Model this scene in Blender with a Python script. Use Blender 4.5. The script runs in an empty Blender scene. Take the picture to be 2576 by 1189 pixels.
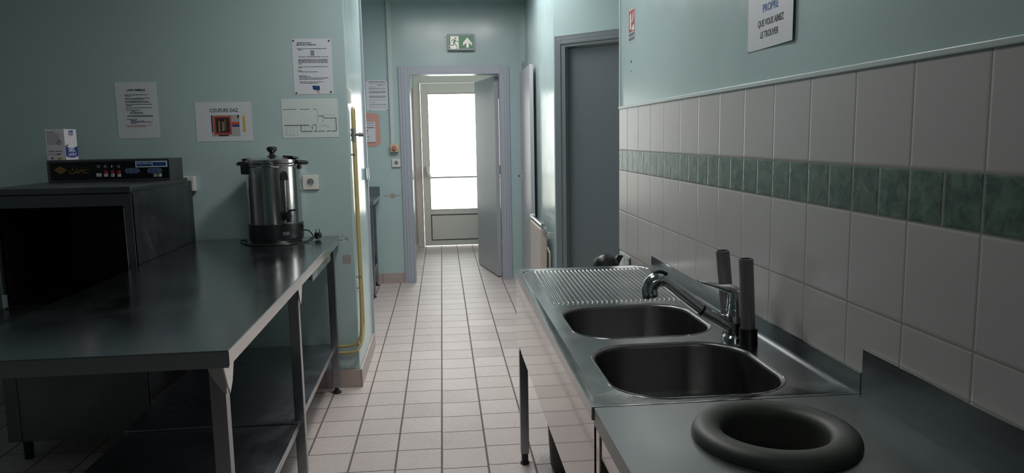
import bpy, bmesh, math, random
from mathutils import Vector, Matrix
random.seed(7)
C = bpy.context.scene.collection
scene = bpy.context.scene

# ------------------------------------------------------------------ camera
F_PX, YAW, PITCH, ROLL, CAM_H = 1874.36, 0.0911, 0.1324, -0.0182, 1.4181
cam_data = bpy.data.cameras.new('camera')
cam = bpy.data.objects.new('camera', cam_data)
C.objects.link(cam)
cam_data.sensor_fit = 'HORIZONTAL'
cam_data.sensor_width = 36.0
cam_data.lens = 36.0 * F_PX / 2576.0
cam_data.clip_start = 0.05
fw = Vector((math.sin(YAW) * math.cos(PITCH), math.cos(YAW) * math.cos(PITCH), -math.sin(PITCH)))
r0 = Vector((math.cos(YAW), -math.sin(YAW), 0))
u0 = r0.cross(fw)
cr, sr = math.cos(ROLL), math.sin(ROLL)
rt = cr * r0 + sr * u0
up = -sr * r0 + cr * u0
cam.matrix_world = Matrix(((rt.x, up.x, -fw.x, 0), (rt.y, up.y, -fw.y, 0), (rt.z, up.z, -fw.z, CAM_H), (0, 0, 0, 1)))
scene.camera = cam

# ------------------------------------------------------------------ world, colour
scene.view_settings.view_transform = 'Standard'
scene.view_settings.look = 'None'
scene.view_settings.gamma = 1
scene.view_settings.exposure = 0.0
scene.view_settings.use_curve_mapping = False
world = bpy.data.worlds.new('overcast_sky')
scene.world = world
world.use_nodes = True
wn = world.node_tree.nodes
wn['Background'].inputs['Color'].default_value = (1.0, 0.985, 0.96, 1)
wn['Background'].inputs['Strength'].default_value = 6.3
scene.cycles.use_denoising = True
scene.cycles.max_bounces = 10
scene.cycles.diffuse_bounces = 5
scene.cycles.glossy_bounces = 5
scene.cycles.transparent_max_bounces = 12
scene.cycles.sample_clamp_indirect = 6.0
scene.cycles.caustics_reflective = True
scene.cycles.blur_glossy = 0.5


def portal(name, loc, rot, sx, sy):
    ld = bpy.data.lights.new(name, 'AREA')
    ld.shape = 'RECTANGLE'
    ld.size = sx
    ld.size_y = sy
    ld.cycles.is_portal = True
    o = bpy.data.objects.new(name, ld)
    o.location = loc
    o.rotation_euler = rot
    C.objects.link(o)
    return o


# sizes of the window openings (also used when the walls are built)
EXIT_GLASS = (-0.17, 0.487, 0.484, 1.995)
WIN_SIDE = dict(x=3.0, y0=2.35, y1=4.38, z0=0.8, z1=2.4)
FILL_WIN_VEST = dict(x=1.2, y0=8.5, y1=9.6, z0=0.8, z1=2.3)
FILL_WIN_BACK = dict(y=-2.2, x0=-0.3, x1=0.75, z0=1.95, z1=2.3)
PI = math.pi
def ceiling_lamp(name, loc, sx, sy, watts, col):
    ld = bpy.data.lights.new(name, 'AREA')
    ld.shape = 'RECTANGLE'
    ld.size = sx
    ld.size_y = sy
    ld.energy = watts
    ld.color = col
    o = bpy.data.objects.new(name, ld)
    o.location = loc
    C.objects.link(o)
    return o


ceiling_lamp('passage_light', (0.16, 5.6, 2.69), 1.1, 1.2, 40, (1.0, 0.985, 0.98))
ceiling_lamp('kitchen_light', (0.02, 3.35, 2.69), 0.3, 0.3, 19, (1.0, 0.985, 0.97))
ceiling_lamp('kitchen_rear_fill', (-0.1, 2.0, 2.69), 0.6, 0.8, 7, (1.0, 0.985, 0.97))  # added fill, no known lamp: lifts the floor near the camera
ceiling_lamp('vestibule_fill', (0.35, 8.5, 2.69), 1.0, 1.2, 5, (0.93, 0.95, 1.0))  # added fill, no known lamp: brightens the vestibule and exit door
portal('daylight_exit', (0.16, 9.99, 1.24), (-PI / 2, 0, 0), 0.70, 1.56)
portal('daylight_side', (3.12, 3.365, 1.6), (0, PI / 2, 0), 1.65, 2.08)
portal('fill_daylight_vestibule', (1.32, 9.05, 1.55), (0, PI / 2, 0), 1.55, 1.15)
portal('fill_daylight_back', (0.225, -2.32, 2.125), (PI / 2, 0, 0), 1.1, 0.4)


# ------------------------------------------------------------------ node helpers
def lin(c):
    c = c / 255.0
    return c / 12.92 if c <= 0.04045 else ((c + 0.055) / 1.055) ** 2.4


def rgb(r, g, b):
    return (lin(r), lin(g), lin(b), 1)


class NT:
    def __init__(s, name):
        s.m = bpy.data.materials.new(name)
        s.m.use_nodes = True
        s.t = s.m.node_tree
        s.b = s.t.nodes['Principled BSDF']

    def n(s, kind, **kw):
        nd = s.t.nodes.new(kind)
        for k, v in kw.items():
            setattr(nd, k, v)
        return nd

    def put(s, sock, v):
        if isinstance(v, (int, float)):
            sock.default_value = v
        elif isinstance(v, tuple):
            sock.default_value = v
        else:
            s.t.links.new(v, sock)

    def math(s, op, a, b=0.0, c=None):
        nd = s.n('ShaderNodeMath', operation=op)
        s.put(nd.inputs[0], a)
        s.put(nd.inputs[1], b)
        if c is not None:
            s.put(nd.inputs[2], c)
        return nd.outputs[0]

    def mix(s, f, a, b):
        nd = s.n('ShaderNodeMix', data_type='RGBA')
        s.put(nd.inputs['Factor'], f)
        s.put(nd.inputs['A'], a)
        s.put(nd.inputs['B'], b)
        return nd.outputs['Result']

    def pos(s):
        g = s.n('ShaderNodeNewGeometry')
        x = s.n('ShaderNodeSeparateXYZ')
        s.t.links.new(g.outputs['Position'], x.inputs[0])
        return g.outputs['Position'], x.outputs[0], x.outputs[1], x.outputs[2]

    def noise(s, vec, scale, detail=3, rough=0.5, dist=0.0):
        nd = s.n('ShaderNodeTexNoise')
        s.put(nd.inputs['Vector'], vec)
        nd.inputs['Scale'].default_value = scale
        nd.inputs['Detail'].default_value = detail
        nd.inputs['Roughness'].default_value = rough
        nd.inputs['Distortion'].default_value = dist
        return nd.outputs['Fac']

    def vec(s, x, y, z):
        nd = s.n('ShaderNodeCombineXYZ')
        s.put(nd.inputs[0], x)
        s.put(nd.inputs[1], y)
        s.put(nd.inputs[2], z)
        return nd.outputs[0]

    def ramp(s, f, a, b, lo=0.0, hi=1.0):
        nd = s.n('ShaderNodeMapRange')
        s.put(nd.inputs[0], f)
        nd.inputs[1].default_value = a
        nd.inputs[2].default_value = b
        nd.inputs[3].default_value = lo
        nd.inputs[4].default_value = hi
        return nd.outputs[0]

    def bump(s, h, strength=0.3, dist=0.002):
        nd = s.n('ShaderNodeBump')
        nd.inputs['Strength'].default_value = strength
        nd.inputs['Distance'].default_value = dist
        s.put(nd.inputs['Height'], h)
        s.t.links.new(nd.outputs[0], s.b.inputs['Normal'])

    def set(s, **kw):
        for k, v in kw.items():
            s.put(s.b.inputs[k.replace('_', ' ')], v)


def plain(name, col, rough=0.5, metal=0.0, noise_scale=30.0, var=0.06, bump=0.05, spec=0.5):
    """simple procedural material: colour with faint mottling and a faint bump"""
    t = NT(name)
    p, x, y, z = t.pos()
    f = t.noise(p, noise_scale, 3)
    d = tuple(max(0, c * (1 - var)) for c in col[:3]) + (1,)
    e = tuple(min(1, c * (1 + var)) for c in col[:3]) + (1,)
    t.set(Base_Color=t.mix(f, d, e), Roughness=rough, Metallic=metal)
    t.b.inputs['Specular IOR Level'].default_value = spec
    if bump:
        t.bump(f, bump, 0.001)
    return t.m


def steel(name, col, rough, sx=2.0, sy=160.0, sz=160.0, var=0.25, bump=0.03, metal=1.0, smear=0.0):
    """stainless steel with brushing along one axis and smudges"""
    t = NT(name)
    p, x, y, z = t.pos()
    v = t.vec(t.math('MULTIPLY', x, sx), t.math('MULTIPLY', y, sy), t.math('MULTIPLY', z, sz))
    f = t.noise(v, 1.0, 2)
    g = t.noise(p, 3.5, 5, 0.6, 0.8)
    a = tuple(c * 0.88 for c in col[:3]) + (1,)
    t.set(Base_Color=t.mix(f, a, col), Metallic=metal)
    rr = t.math('ADD', t.ramp(g, 0.3, 0.7, rough * (1 - var), rough * (1 + var)), t.math('MULTIPLY', f, rough * 0.25))
    t.set(Roughness=rr)
    if bump:
        h = f
        if smear:
            h = t.math('ADD', f, t.math('MULTIPLY', t.noise(p, 4.0, 2), smear))
        t.bump(h, bump, 0.001)
    return t.m


# ------------------------------------------------------------------ materials
def wall_paint():
    t = NT('teal_gloss_paint')
    p, x, y, z = t.pos()
    f = t.noise(p, 1.3, 4)
    g = t.noise(p, 180.0, 2)
    t.set(Base_Color=t.mix(f, rgb(159, 180, 181), rgb(167, 187, 187)))
    t.set(Roughness=t.ramp(t.noise(p, 6.0, 3), 0.3, 0.7, 0.18, 0.25))
    t.b.inputs['Specular IOR Level'].default_value = 0.5
    t.bump(g, 0.05, 0.0003)
    return t.m


TILE = 0.2025
FX, FY = -0.0412, 5.5174
WY, ZT, ZG, ZB, ZR = 3.6006, 1.5481, 1.3446, 1.2415, 1.0360


def floor_tiles():
    t = NT('slate_relief_floor_tile')
    p, x, y, z = t.pos()
    u = t.math('DIVIDE', t.math('SUBTRACT', x, FX), TILE)
    ci = t.math('FLOOR', u)
    wn1 = t.n('ShaderNodeTexWhiteNoise', noise_dimensions='1D')
    t.put(wn1.inputs['W'], ci)
    jit = t.math('MULTIPLY', t.math('SUBTRACT', wn1.outputs['Value'], 0.5), 0.16)
    v = t.math('ADD', t.math('DIVIDE', t.math('SUBTRACT', y, FY), TILE), jit)
    ri = t.math('FLOOR', v)
    fu, fv = t.math('FRACT', u), t.math('FRACT', v)
    du = t.math('MINIMUM', fu, t.math('SUBTRACT', 1.0, fu))
    dv = t.math('MINIMUM', fv, t.math('SUBTRACT', 1.0, fv))
    g = t.math('MINIMUM', t.ramp(du, 0.012, 0.022), t.ramp(dv, 0.008, 0.017))
    wn2 = t.n('ShaderNodeTexWhiteNoise', noise_dimensions='2D')
    t.put(wn2.inputs['Vector'], t.vec(ci, ri, 0.0))
    # slate like ridges, turned differently on each tile
    rot = t.n('ShaderNodeVectorRotate', rotation_type='Z_AXIS')
    t.put(rot.inputs['Vector'], p)
    ang = t.math('MULTIPLY', wn2.outputs['Value'], 6.28)
    ang2 = t.math('ADD', 0.6, t.math('MULTIPLY', t.math('FLOOR', t.math('MULTIPLY', wn2.outputs['Value'], 4.0)), 1.5708))
    t.put(rot.inputs['Angle'], ang2)
    st = t.n('ShaderNodeVectorMath', operation='MULTIPLY')
    t.put(st.inputs[0], rot.outputs[0])
    st.inputs[1].default_value = (20.0, 110.0, 20.0)
    ridge = t.noise(st.outputs[0], 1.0, 3, 0.55, 0.9)
    fine = t.noise(p, 220.0, 2)
    tone = t.math('ADD', t.math('MULTIPLY', wn2.outputs['Value'], 0.5), t.math('MULTIPLY', t.noise(p, 9.0, 3), 0.5))
    col = t.mix(tone, rgb(182, 170, 166), rgb(198, 187, 183))
    col = t.mix(g, rgb(112, 102, 99), col)
    h = t.math('ADD', t.math('MULTIPLY', ridge, 0.9), t.math('MULTIPLY', fine, 0.12))
    h = t.math('ADD', h, t.math('MULTIPLY', g, 1.2))
    t.set(Base_Color=col, Roughness=t.ramp(g, 0.0, 1.0, 0.75, 0.42))
    t.bump(h, 1.0, 0.0045)
    return t.m


def wall_tiles():
    t = NT('white_and_green_wall_tile')
    p, x, y, z = t.pos()
    u = t.math('DIVIDE', t.math('SUBTRACT', WY, y), TILE)
    band = t.math('MULTIPLY', t.math('LESS_THAN', z, ZG), t.math('GREATER_THAN', z, ZB))
    uu = t.math('MULTIPLY', u, t.math('ADD', 1.0, band))
    fu = t.math('FRACT', uu)
    du = t.math('MULTIPLY', t.math('MINIMUM', fu, t.math('SUBTRACT', 1.0, fu)), t.math('SUBTRACT', 1.0, t.math('MULTIPLY', band, 0.5)))
    jv = t.math('ABSOLUTE', t.math('SUBTRACT', z, ZG))
    jv = t.math('MINIMUM', jv, t.math('ABSOLUTE', t.math('SUBTRACT', z, ZB)))
    # full rows below the green band
    v = t.math('DIVIDE', t.math('SUBTRACT', ZR, z), TILE)
    fv = t.math('FRACT', t.math('ADD', v, 20.0))
    dv = t.math('MULTIPLY', t.math('MINIMUM', fv, t.math('SUBTRACT', 1.0, fv)), TILE)
    dv = t.math('ADD', dv, t.math('GREATER_THAN', z, ZB - 0.03))
    jv = t.math('MINIMUM', jv, dv)
    du = t.math('MULTIPLY', du, TILE)
    d = t.math('MINIMUM', du, jv)
    g = t.ramp(d, 0.0012, 0.0022)
    edge = t.ramp(d, 0.001, 0.006)
    mott = t.noise(p, 26.0, 5, 0.65, 0.6)
    green = t.mix(t.ramp(mott, 0.35, 0.68), rgb(68, 88, 79), rgb(106, 126, 114))
    white = t.mix(t.noise(p, 3.0, 2), rgb(170, 168, 166), rgb(178, 176, 174))
    col = t.mix(band, white, green)
    col = t.mix(g, rgb(128, 124, 118), col)
    h = t.math('ADD', t.math('MULTIPLY', edge, 1.0), t.math('MULTIPLY', t.math('MULTIPLY', mott, band), 1.6))
    h = t.math('ADD', h, t.math('MULTIPLY', t.noise(p, 14.0, 2), 0.25))
    t.set(Base_Color=col, Roughness=t.ramp(g, 0, 1, 0.8, 0.24))
    t.bump(h, 0.5, 0.0012)
    return t.m


def baseboard_tiles():
    t = NT('taupe_baseboard_tile')
    p, x, y, z = t.pos()
    u = t.math('DIVIDE', t.math('SUBTRACT', t.math('ADD', x, y), FX + 4.245), TILE)
    fu = t.math('FRACT', t.math('ADD', u, 40.35))
    du = t.math('MINIMUM', fu, t.math('SUBTRACT', 1.0, fu))
    g = t.ramp(du, 0.008, 0.016)
    col = t.mix(t.noise(p, 20.0, 3), rgb(158, 144, 138), rgb(172, 158, 152))
    t.set(Base_Color=t.mix(g, rgb(120, 110, 106), col), Roughness=0.4)
    t.bump(g, 0.3, 0.001)
    return t.m


def glass():
    t = NT('window_glass')
    nt = t.t
    out = nt.nodes['Material Output']
    tr = t.n('ShaderNodeBsdfTransparent')
    tr.inputs['Color'].default_value = (0.96, 0.98, 0.97, 1)
    gl = t.n('ShaderNodeBsdfGlossy')
    gl.inputs['Roughness'].default_value = 0.02
    fr = t.n('ShaderNodeFresnel')
    fr.inputs['IOR'].default_value = 1.45
    mx = t.n('ShaderNodeMixShader')
    nt.links.new(fr.outputs[0], mx.inputs[0])
    nt.links.new(tr.outputs[0], mx.inputs[1])
    nt.links.new(gl.outputs[0], mx.inputs[2])
    nt.links.new(mx.outputs[0], out.inputs['Surface'])
    return t.m


MAT = dict(
    paint=wall_paint(), floor=floor_tiles(), tiles=wall_tiles(), base=baseboard_tiles(), glass=glass(),
    ceiling=plain('ceiling_paint', rgb(178, 196, 196), 0.6),
    white_trim=plain('pale_trim_paint', rgb(178, 192, 190), 0.3),
    greyframe=plain('grey_door_frame_paint', rgb(160, 165, 176), 0.32, var=0.03),
    greydoor=plain('grey_door_paint', rgb(160, 162, 166), 0.34, var=0.03),
    darkdoor=plain('slate_grey_door_paint', rgb(96, 103, 108), 0.38, var=0.04),
    darkframe=plain('slate_grey_frame_paint', rgb(108, 115, 119), 0.35, var=0.03),
    pvc=plain('cream_pvc', rgb(205, 203, 195), 0.3, var=0.02),
    gasket=plain('dark_gasket', rgb(70, 68, 70), 0.6),
    redwood=plain('faded_red_strip', rgb(166, 140, 134), 0.4),
    table=steel('brushed_steel_tabletop', (0.41, 0.42, 0.44, 1), 0.17, sx=120, sy=2, sz=120, bump=0.02),
    lip=steel('polished_steel_lip', (0.66, 0.65, 0.64, 1), 0.10, sx=120, sy=2, sz=120, bump=0.01),
    leg=steel('satin_steel_leg', (0.30, 0.31, 0.33, 1), 0.2, sx=120, sy=120, sz=2),
    shelf=steel('steel_undershelf', (0.42, 0.43, 0.47, 1), 0.28, sx=120, sy=2, sz=120),
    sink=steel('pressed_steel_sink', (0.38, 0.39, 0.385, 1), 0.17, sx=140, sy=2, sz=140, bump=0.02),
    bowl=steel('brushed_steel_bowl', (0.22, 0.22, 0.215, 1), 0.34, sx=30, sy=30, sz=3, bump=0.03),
    apron=steel('mirror_steel_apron', (0.50, 0.455, 0.435, 1), 0.05, sx=2, sy=2, sz=2, bump=0.10, smear=3.0),
    worktop=steel('smudged_steel_worktop', (0.205, 0.222, 0.22, 1), 0.27, sx=140, sy=2, sz=140, var=0.12),
    splash=steel('dark_steel_splashback', (0.20, 0.22, 0.24, 1), 0.27, sx=120, sy=2, sz=120, var=0.08),
    chrome=steel('chrome', (0.62, 0.64, 0.67, 1), 0.09, bump=0.0),
    urnsteel=steel('polished_urn_steel', (0.58, 0.575, 0.57, 1), 0.13, sx=60, sy=60, sz=1, bump=0.01),
    machine=steel('worn_machine_steel', (0.17, 0.175, 0.185, 1), 0.36, sx=2, sy=2, sz=120, var=0.4, bump=0.04),
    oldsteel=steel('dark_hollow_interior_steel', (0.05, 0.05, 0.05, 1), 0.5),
    tubegrey=plain('dull_grey_tube', rgb(118, 115, 116), 0.45, metal=0.2),
    black=plain('black_plastic', rgb(26, 26, 29), 0.32, var=0.1),
    blackglass=plain('black_panel_face', rgb(14, 16, 22), 0.25, var=0.1, bump=0),
    rubber=plain('dark_rubber', rgb(62, 66, 61), 0.5, var=0.08),
    white=plain('white_plastic', rgb(206, 204, 198), 0.35, var=0.02),
    paper=plain('white_paper', rgb(196, 200, 206), 0.45, var=0.02, spec=0.4),
    paperlam=plain('laminated_sheet', rgb(196, 206, 204), 0.22, var=0.02),
    ink=plain('black_ink', rgb(30, 34, 44), 0.6, bump=0),
    greyink=plain('grey_ink', rgb(120, 126, 134), 0.6, bump=0),
    blueink=plain('blue_ink', rgb(54, 96, 150), 0.6, bump=0),
    redink=plain('red_ink', rgb(170, 60, 62), 0.6, bump=0),
    yellowink=plain('yellow_ink', rgb(190, 160, 78), 0.6, bump=0),
    pipe=plain('yellow_gas_pipe_paint', rgb(156, 143, 94), 0.35),
    brass=plain('dull_metal_valve', rgb(120, 122, 122), 0.4, metal=0.6),
    redcard=plain('orange_red_card', rgb(192, 146, 134), 0.4, var=0.03),
    signred=plain('sign_red', rgb(160, 34, 44), 0.35, bump=0),
    signgrey=plain('sign_grey', rgb(84, 96, 104), 0.4, bump=0),
    yellowbox=plain('yellow_beige_box', rgb(198, 178, 150), 0.4),
    redbutton=plain('red_button', rgb(178, 108, 98), 0.4),
    gold=plain('gold_print', rgb(128, 98, 48), 0.4, metal=0.3, bump=0),
    blueswitch=plain('blue_grey_switch', rgb(72, 92, 122), 0.3, var=0.1),
    bluelabel=plain('blue_label', rgb(30, 62, 112), 0.4, bump=0),
    stickersilver=plain('pale_blue_sticker', rgb(168, 190, 204), 0.4, bump=0),
    boxwhite=plain('box_card_white', rgb(214, 208, 214), 0.45, var=0.02),
    bluebox=plain('box_print_blue', rgb(34, 60, 130), 0.45, bump=0),
    greenprint=plain('box_print_green', rgb(50, 92, 70), 0.5, bump=0),
    radiator=plain('cream_radiator_enamel', rgb(196, 184, 174), 0.35, var=0.03),
    plaster=plain('bare_plaster_patch', rgb(152, 144, 136), 0.8, noise_scale=60, var=0.15),
    bin=plain('black_bin_plastic', rgb(24, 24, 25), 0.5),
    extred=plain('fire_extinguisher_red', rgb(150, 26, 28), 0.3),
    gravel=plain('pale_forecourt', rgb(214, 210, 200), 0.9, noise_scale=60, var=0.1),
    photo_red=plain('photo_print_red', rgb(176, 74, 64), 0.5, bump=0),
    photo_dark=plain('photo_print_dark', rgb(52, 42, 42), 0.5, noise_scale=260, var=0.5, bump=0),
    photo_tan=plain('photo_print_tan', rgb(150, 120, 84), 0.5, noise_scale=260, var=0.3, bump=0),
    photo_pale=plain('photo_print_pale', rgb(160, 160, 156), 0.5, bump=0),
)


def emis(name, col, s):
    t = NT(name)
    t.set(Base_Color=col, Roughness=0.3)
    t.b.inputs['Emission Color'].default_value = col
    t.b.inputs['Emission Strength'].default_value = s
    return t.m


MAT['signgreen'] = emis('exit_sign_green', rgb(14, 96, 56), 0.30)
MAT['signwhite'] = emis('exit_sign_white', rgb(214, 208, 200), 0.30)


# ------------------------------------------------------------------ mesh helpers
def P():
    return bmesh.new()


def box(bm, x0, x1, y0, y1, z0, z1, bev=0.0, seg=2):
    x0, x1 = min(x0, x1), max(x0, x1)
    y0, y1 = min(y0, y1), max(y0, y1)
    z0, z1 = min(z0, z1), max(z0, z1)
    vs = [bm.verts.new(v) for v in ((x0, y0, z0), (x1, y0, z0), (x1, y1, z0), (x0, y1, z0), (x0, y0, z1), (x1, y0, z1), (x1, y1, z1), (x0, y1, z1))]
    fs = [bm.faces.new([vs[i] for i in f]) for f in ((3, 2, 1, 0), (4, 5, 6, 7), (0, 1, 5, 4), (1, 2, 6, 5), (2, 3, 7, 6), (3, 0, 4, 7))]
    if bev:
        es = list({e for f in fs for e in f.edges})
        bmesh.ops.bevel(bm, geom=es, offset=bev, segments=seg, affect='EDGES', profile=0.5)
    return bm


def basis(d):
    d = d.normalized()
    a = Vector((0, 0, 1)) if abs(d.z) < 0.9 else Vector((1, 0, 0))
    x = d.cross(a).normalized()
    return x, d.cross(x).normalized()


def tube(bm, pts, r, seg=12, caps=True):
    """r: number or list; parallel transported rings"""
    pts = [Vector(p) for p in pts]
    n = len(pts)
    rs = r if isinstance(r, (list, tuple)) else [r] * n
    rings = []
    x = None
    for i, p in enumerate(pts):
        if i == 0:
            d = pts[1] - p
        elif i == n - 1:
            d = p - pts[i - 1]
        else:
            d = (pts[i + 1] - p).normalized() + (p - pts[i - 1]).normalized()
        d.normalize()
        if x is None:
            x, y = basis(d)
        else:
            x = (x - d * x.dot(d)).normalized()
            y = d.cross(x)
        rings.append([bm.verts.new(p + rs[i] * (math.cos(2 * PI * k / seg) * x + math.sin(2 * PI * k / seg) * y)) for k in range(seg)])
    for a, b in zip(rings, rings[1:]):
        for k in range(seg):
            bm.faces.new((a[k], a[(k + 1) % seg], b[(k + 1) % seg], b[k]))
    if caps:
        bm.faces.new(rings[0][::-1])
        bm.faces.new(rings[-1])
    return bm


def cyl(bm, p0, p1, r, r2=None, seg=24):
    return tube(bm, [p0, p1], [r, r if r2 is None else r2], seg)


def lathe(bm, prof, cx, cy, seg=48, closed=False):
    rings = []
    for (r, z) in prof:
        if r < 1e-6:
            rings.append([bm.verts.new((cx, cy, z))])
        else:
            rings.append([bm.verts.new((cx + r * math.cos(2 * PI * k / seg), cy + r * math.sin(2 * PI * k / seg), z)) for k in range(seg)])
    pairs = list(zip(rings, rings[1:]))
    if closed:
        pairs.append((rings[-1], rings[0]))
    for a, b in pairs:
        for k in range(seg):
            k2 = (k + 1) % seg
            if len(a) == 1 and len(b) == 1:
                continue
            if len(a) == 1:
                bm.faces.new((a[0], b[k2], b[k]))
            elif len(b) == 1:
                bm.faces.new((a[k], a[k2], b[0]))
            else:
                bm.faces.new((a[k], a[k2], b[k2], b[k]))
    return bm


def prism(bm, pts, vec):
    vec = Vector(vec)
    a = [bm.verts.new(p) for p in pts]
    b = [bm.verts.new(Vector(p) + vec) for p in pts]
    bm.faces.new(a[::-1])
    bm.faces.new(b)
    n = len(a)
    for i in range(n):
        bm.faces.new((a[i], a[(i + 1) % n], b[(i + 1) % n], b[i]))
    return bm


def bezier(p0, p1, p2, n=8):
    p0, p1, p2 = Vector(p0), Vector(p1), Vector(p2)
    return [(1 - t) ** 2 * p0 + 2 * t * (1 - t) * p1 + t * t * p2 for t in [i / n for i in range(n + 1)]]


def spline(pts, n=8):
    """Catmull-Rom through points"""
    pts = [Vector(p) for p in pts]
    q = [pts[0] * 2 - pts[1]] + pts + [pts[-1] * 2 - pts[-2]]
    out = []
    for i in range(1, len(q) - 2):
        a, b, c, d = q[i - 1], q[i], q[i + 1], q[i + 2]
        for k in range(n):
            t = k / n
            out.append(0.5 * ((2 * b) + (c - a) * t + (2 * a - 5 * b + 4 * c - d) * t * t + (3 * b - a - 3 * c + d) * t ** 3))
    out.append(pts[-1])
    return out


class Fr:
    """flat frame on a surface: u along xd, v along ud, w out of the surface"""
    def __init__(s, o, xd, ud):
        s.o, s.x, s.u = Vector(o), Vector(xd).normalized(), Vector(ud).normalized()
        s.n = s.x.cross(s.u)

    def __call__(s, u, v, w=0.0):
        return s.o + s.x * u + s.u * v + s.n * w


def fbox(bm, F, u0, u1, v0, v1, w0, w1, bev=0.0):
    vs = [bm.verts.new(F(*c)) for c in ((u0, v0, w0), (u1, v0, w0), (u1, v1, w0), (u0, v1, w0), (u0, v0, w1), (u1, v0, w1), (u1, v1, w1), (u0, v1, w1))]
    fs = [bm.faces.new([vs[i] for i in f]) for f in ((3, 2, 1, 0), (4, 5, 6, 7), (0, 1, 5, 4), (1, 2, 6, 5), (2, 3, 7, 6), (3, 0, 4, 7))]
    if bev:
        es = list({e for f in fs for e in f.edges})
        bmesh.ops.bevel(bm, geom=es, offset=bev, segments=2, affect='EDGES', profile=0.5)
    return bm


def fpoly(bm, F, pts, w0, w1):
    return prism(bm, [F(u, v, w0) for u, v in pts], F.n * (w1 - w0))


def fdisc(bm, F, u, v, r, w0, w1, seg=24, ru=None):
    ru = r if ru is None else ru
    return fpoly(bm, F, [(u + ru * math.cos(2 * PI * k / seg), v + r * math.sin(2 * PI * k / seg)) for k in range(seg)], w0, w1)


def mk(name, bm, mat, parent=None, smooth=True, ang=35, local=False):
    """link the bmesh as ONE object; origin at its base, or at its parent's origin"""
    bmesh.ops.recalc_face_normals(bm, faces=bm.faces[:])
    if smooth:
        for f in bm.faces:
            f.smooth = True
        lim = math.radians(ang)
        for e in bm.edges:
            if len(e.link_faces) == 2 and e.calc_face_angle(0) > lim:
                e.smooth = False
    o_loc = Vector((0, 0, 0))
    if parent is None:
        xs = [v.co for v in bm.verts]
        o_loc = Vector(((min(v.x for v in xs) + max(v.x for v in xs)) / 2, (min(v.y for v in xs) + max(v.y for v in xs)) / 2, min(v.z for v in xs)))
    else:
        q = parent
        while q.parent:
            q = q.parent
        if not local:
            o_loc = Vector(q.location)
    for v in bm.verts:
        v.co -= o_loc
    me = bpy.data.meshes.new(name)
    bm.to_mesh(me)
    bm.free()
    me.materials.append(mat if not isinstance(mat, str) else MAT[mat])
    o = bpy.data.objects.new(name, me)
    C.objects.link(o)
    if smooth:
        wm = o.modifiers.new('weighted_normals', 'WEIGHTED_NORMAL')
        wm.keep_sharp = True
        wm.weight = 100
    if parent is None:
        o.location = o_loc
    else:
        o.parent = parent
    return o


def tag(o, label, cat, group=None):
    o['label'] = label
    o['category'] = cat
    if group:
        o['group'] = group
    return o


def thing(name, label, cat, loc, group=None):
    o = bpy.data.objects.new(name, None)
    o.empty_display_size = 0.1
    o.location = loc
    C.objects.link(o)
    return tag(o, label, cat, group)


def struct(name, bm, mat, **kw):
    o = mk(name, bm, mat, **kw)
    o['kind'] = 'structure'
    return o


def sthing(name, loc):
    o = bpy.data.objects.new(name, None)
    o.location = loc
    o['kind'] = 'structure'
    C.objects.link(o)
    return o


def text_bm(bm, s, F, u, v, size, width=None, align='LEFT', w=0.0006, shear=0.0, depth=0.0002, bold=0.0):
    """real lettering laid on frame F, baseline-left at (u,v), cap height about 0.7*size"""
    cu = bpy.data.curves.new('t', 'FONT')
    cu.body = s
    cu.size = size
    cu.align_x = align
    cu.shear = shear
    cu.offset = bold
    cu.resolution_u = 3
    ob = bpy.data.objects.new('t', cu)
    C.objects.link(ob)
    dg = bpy.context.evaluated_depsgraph_get()
    me = ob.evaluated_get(dg).to_mesh()
    vs = [v_.co.copy() for v_ in me.vertices]
    ps = [list(p.vertices) for p in me.polygons]
    ob.evaluated_get(dg).to_mesh_clear()
    bpy.data.objects.remove(ob)
    bpy.data.curves.remove(cu)
    if not vs:
        return bm
    k = 1.0
    if width:
        x0, x1 = min(c.x for c in vs), max(c.x for c in vs)
        k = width / max(1e-6, x1 - x0)
    nv = [bm.verts.new(F(u + c.x * k, v + c.y, w)) for c in vs]
    for p in ps:
        try:
            bm.faces.new([nv[i] for i in p])
        except ValueError:
            pass
    return bm


def bars(bm, F, rows, h=0.0022, w=0.0006):
    """illegible small print: rows of word-like dashes. rows = (u0, u1, v)"""
    for (a, b, v) in rows:
        u = a
        while u < b - 0.002:
            L = min(random.uniform(0.006, 0.02), b - u)
            fbox(bm, F, u, u + L, v, v + h * random.uniform(0.85, 1.1), w * 0.5, w)
            u += L + 0.0022
    return bm


# ================================================================== SETTING
CEIL = 2.72
struct('floor', box(P(), -3.5, 3.3, -2.4, 9.99, -0.12, 0.0), 'floor')
struct('ceiling', box(P(), -3.5, 3.3, -2.4, 9.99, CEIL, CEIL + 0.12), 'ceiling')
struct('ground_outside', box(P(), -9, 9, 10.0, 30, -0.2, -0.08), 'gravel')

struct('wall_left', box(P(), -3.4, -3.2, -2.2, 7.4, 0, CEIL), 'paint')
struct('wall_front', box(P(), -3.2, -0.51, 4.245, 5.07, 0, CEIL, 0.006), 'paint')
struct('wall_right', box(P(), 0.91, 1.06, -2.2, 3.77, 0, CEIL), 'paint')


def holed(bm, axis, c0, c1, a0, a1, h0, h1, z0, z1):
    """wall slab between c0..c1 on axis, spanning a0..a1 with hole h0..h1, z0..z1"""
    def b(p0, p1, q0, q1):
        if p1 - p0 < 1e-4 or q1 - q0 < 1e-4:
            return
        if axis == 'x':
            box(bm, c0, c1, p0, p1, q0, q1)
        else:
            box(bm, p0, p1, c0, c1, q0, q1)
    b(a0, h0, 0, CEIL)
    b(h1, a1, 0, CEIL)
    b(h0, h1, 0, z0)
    b(h0, h1, z1, CEIL)
    return bm


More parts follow.
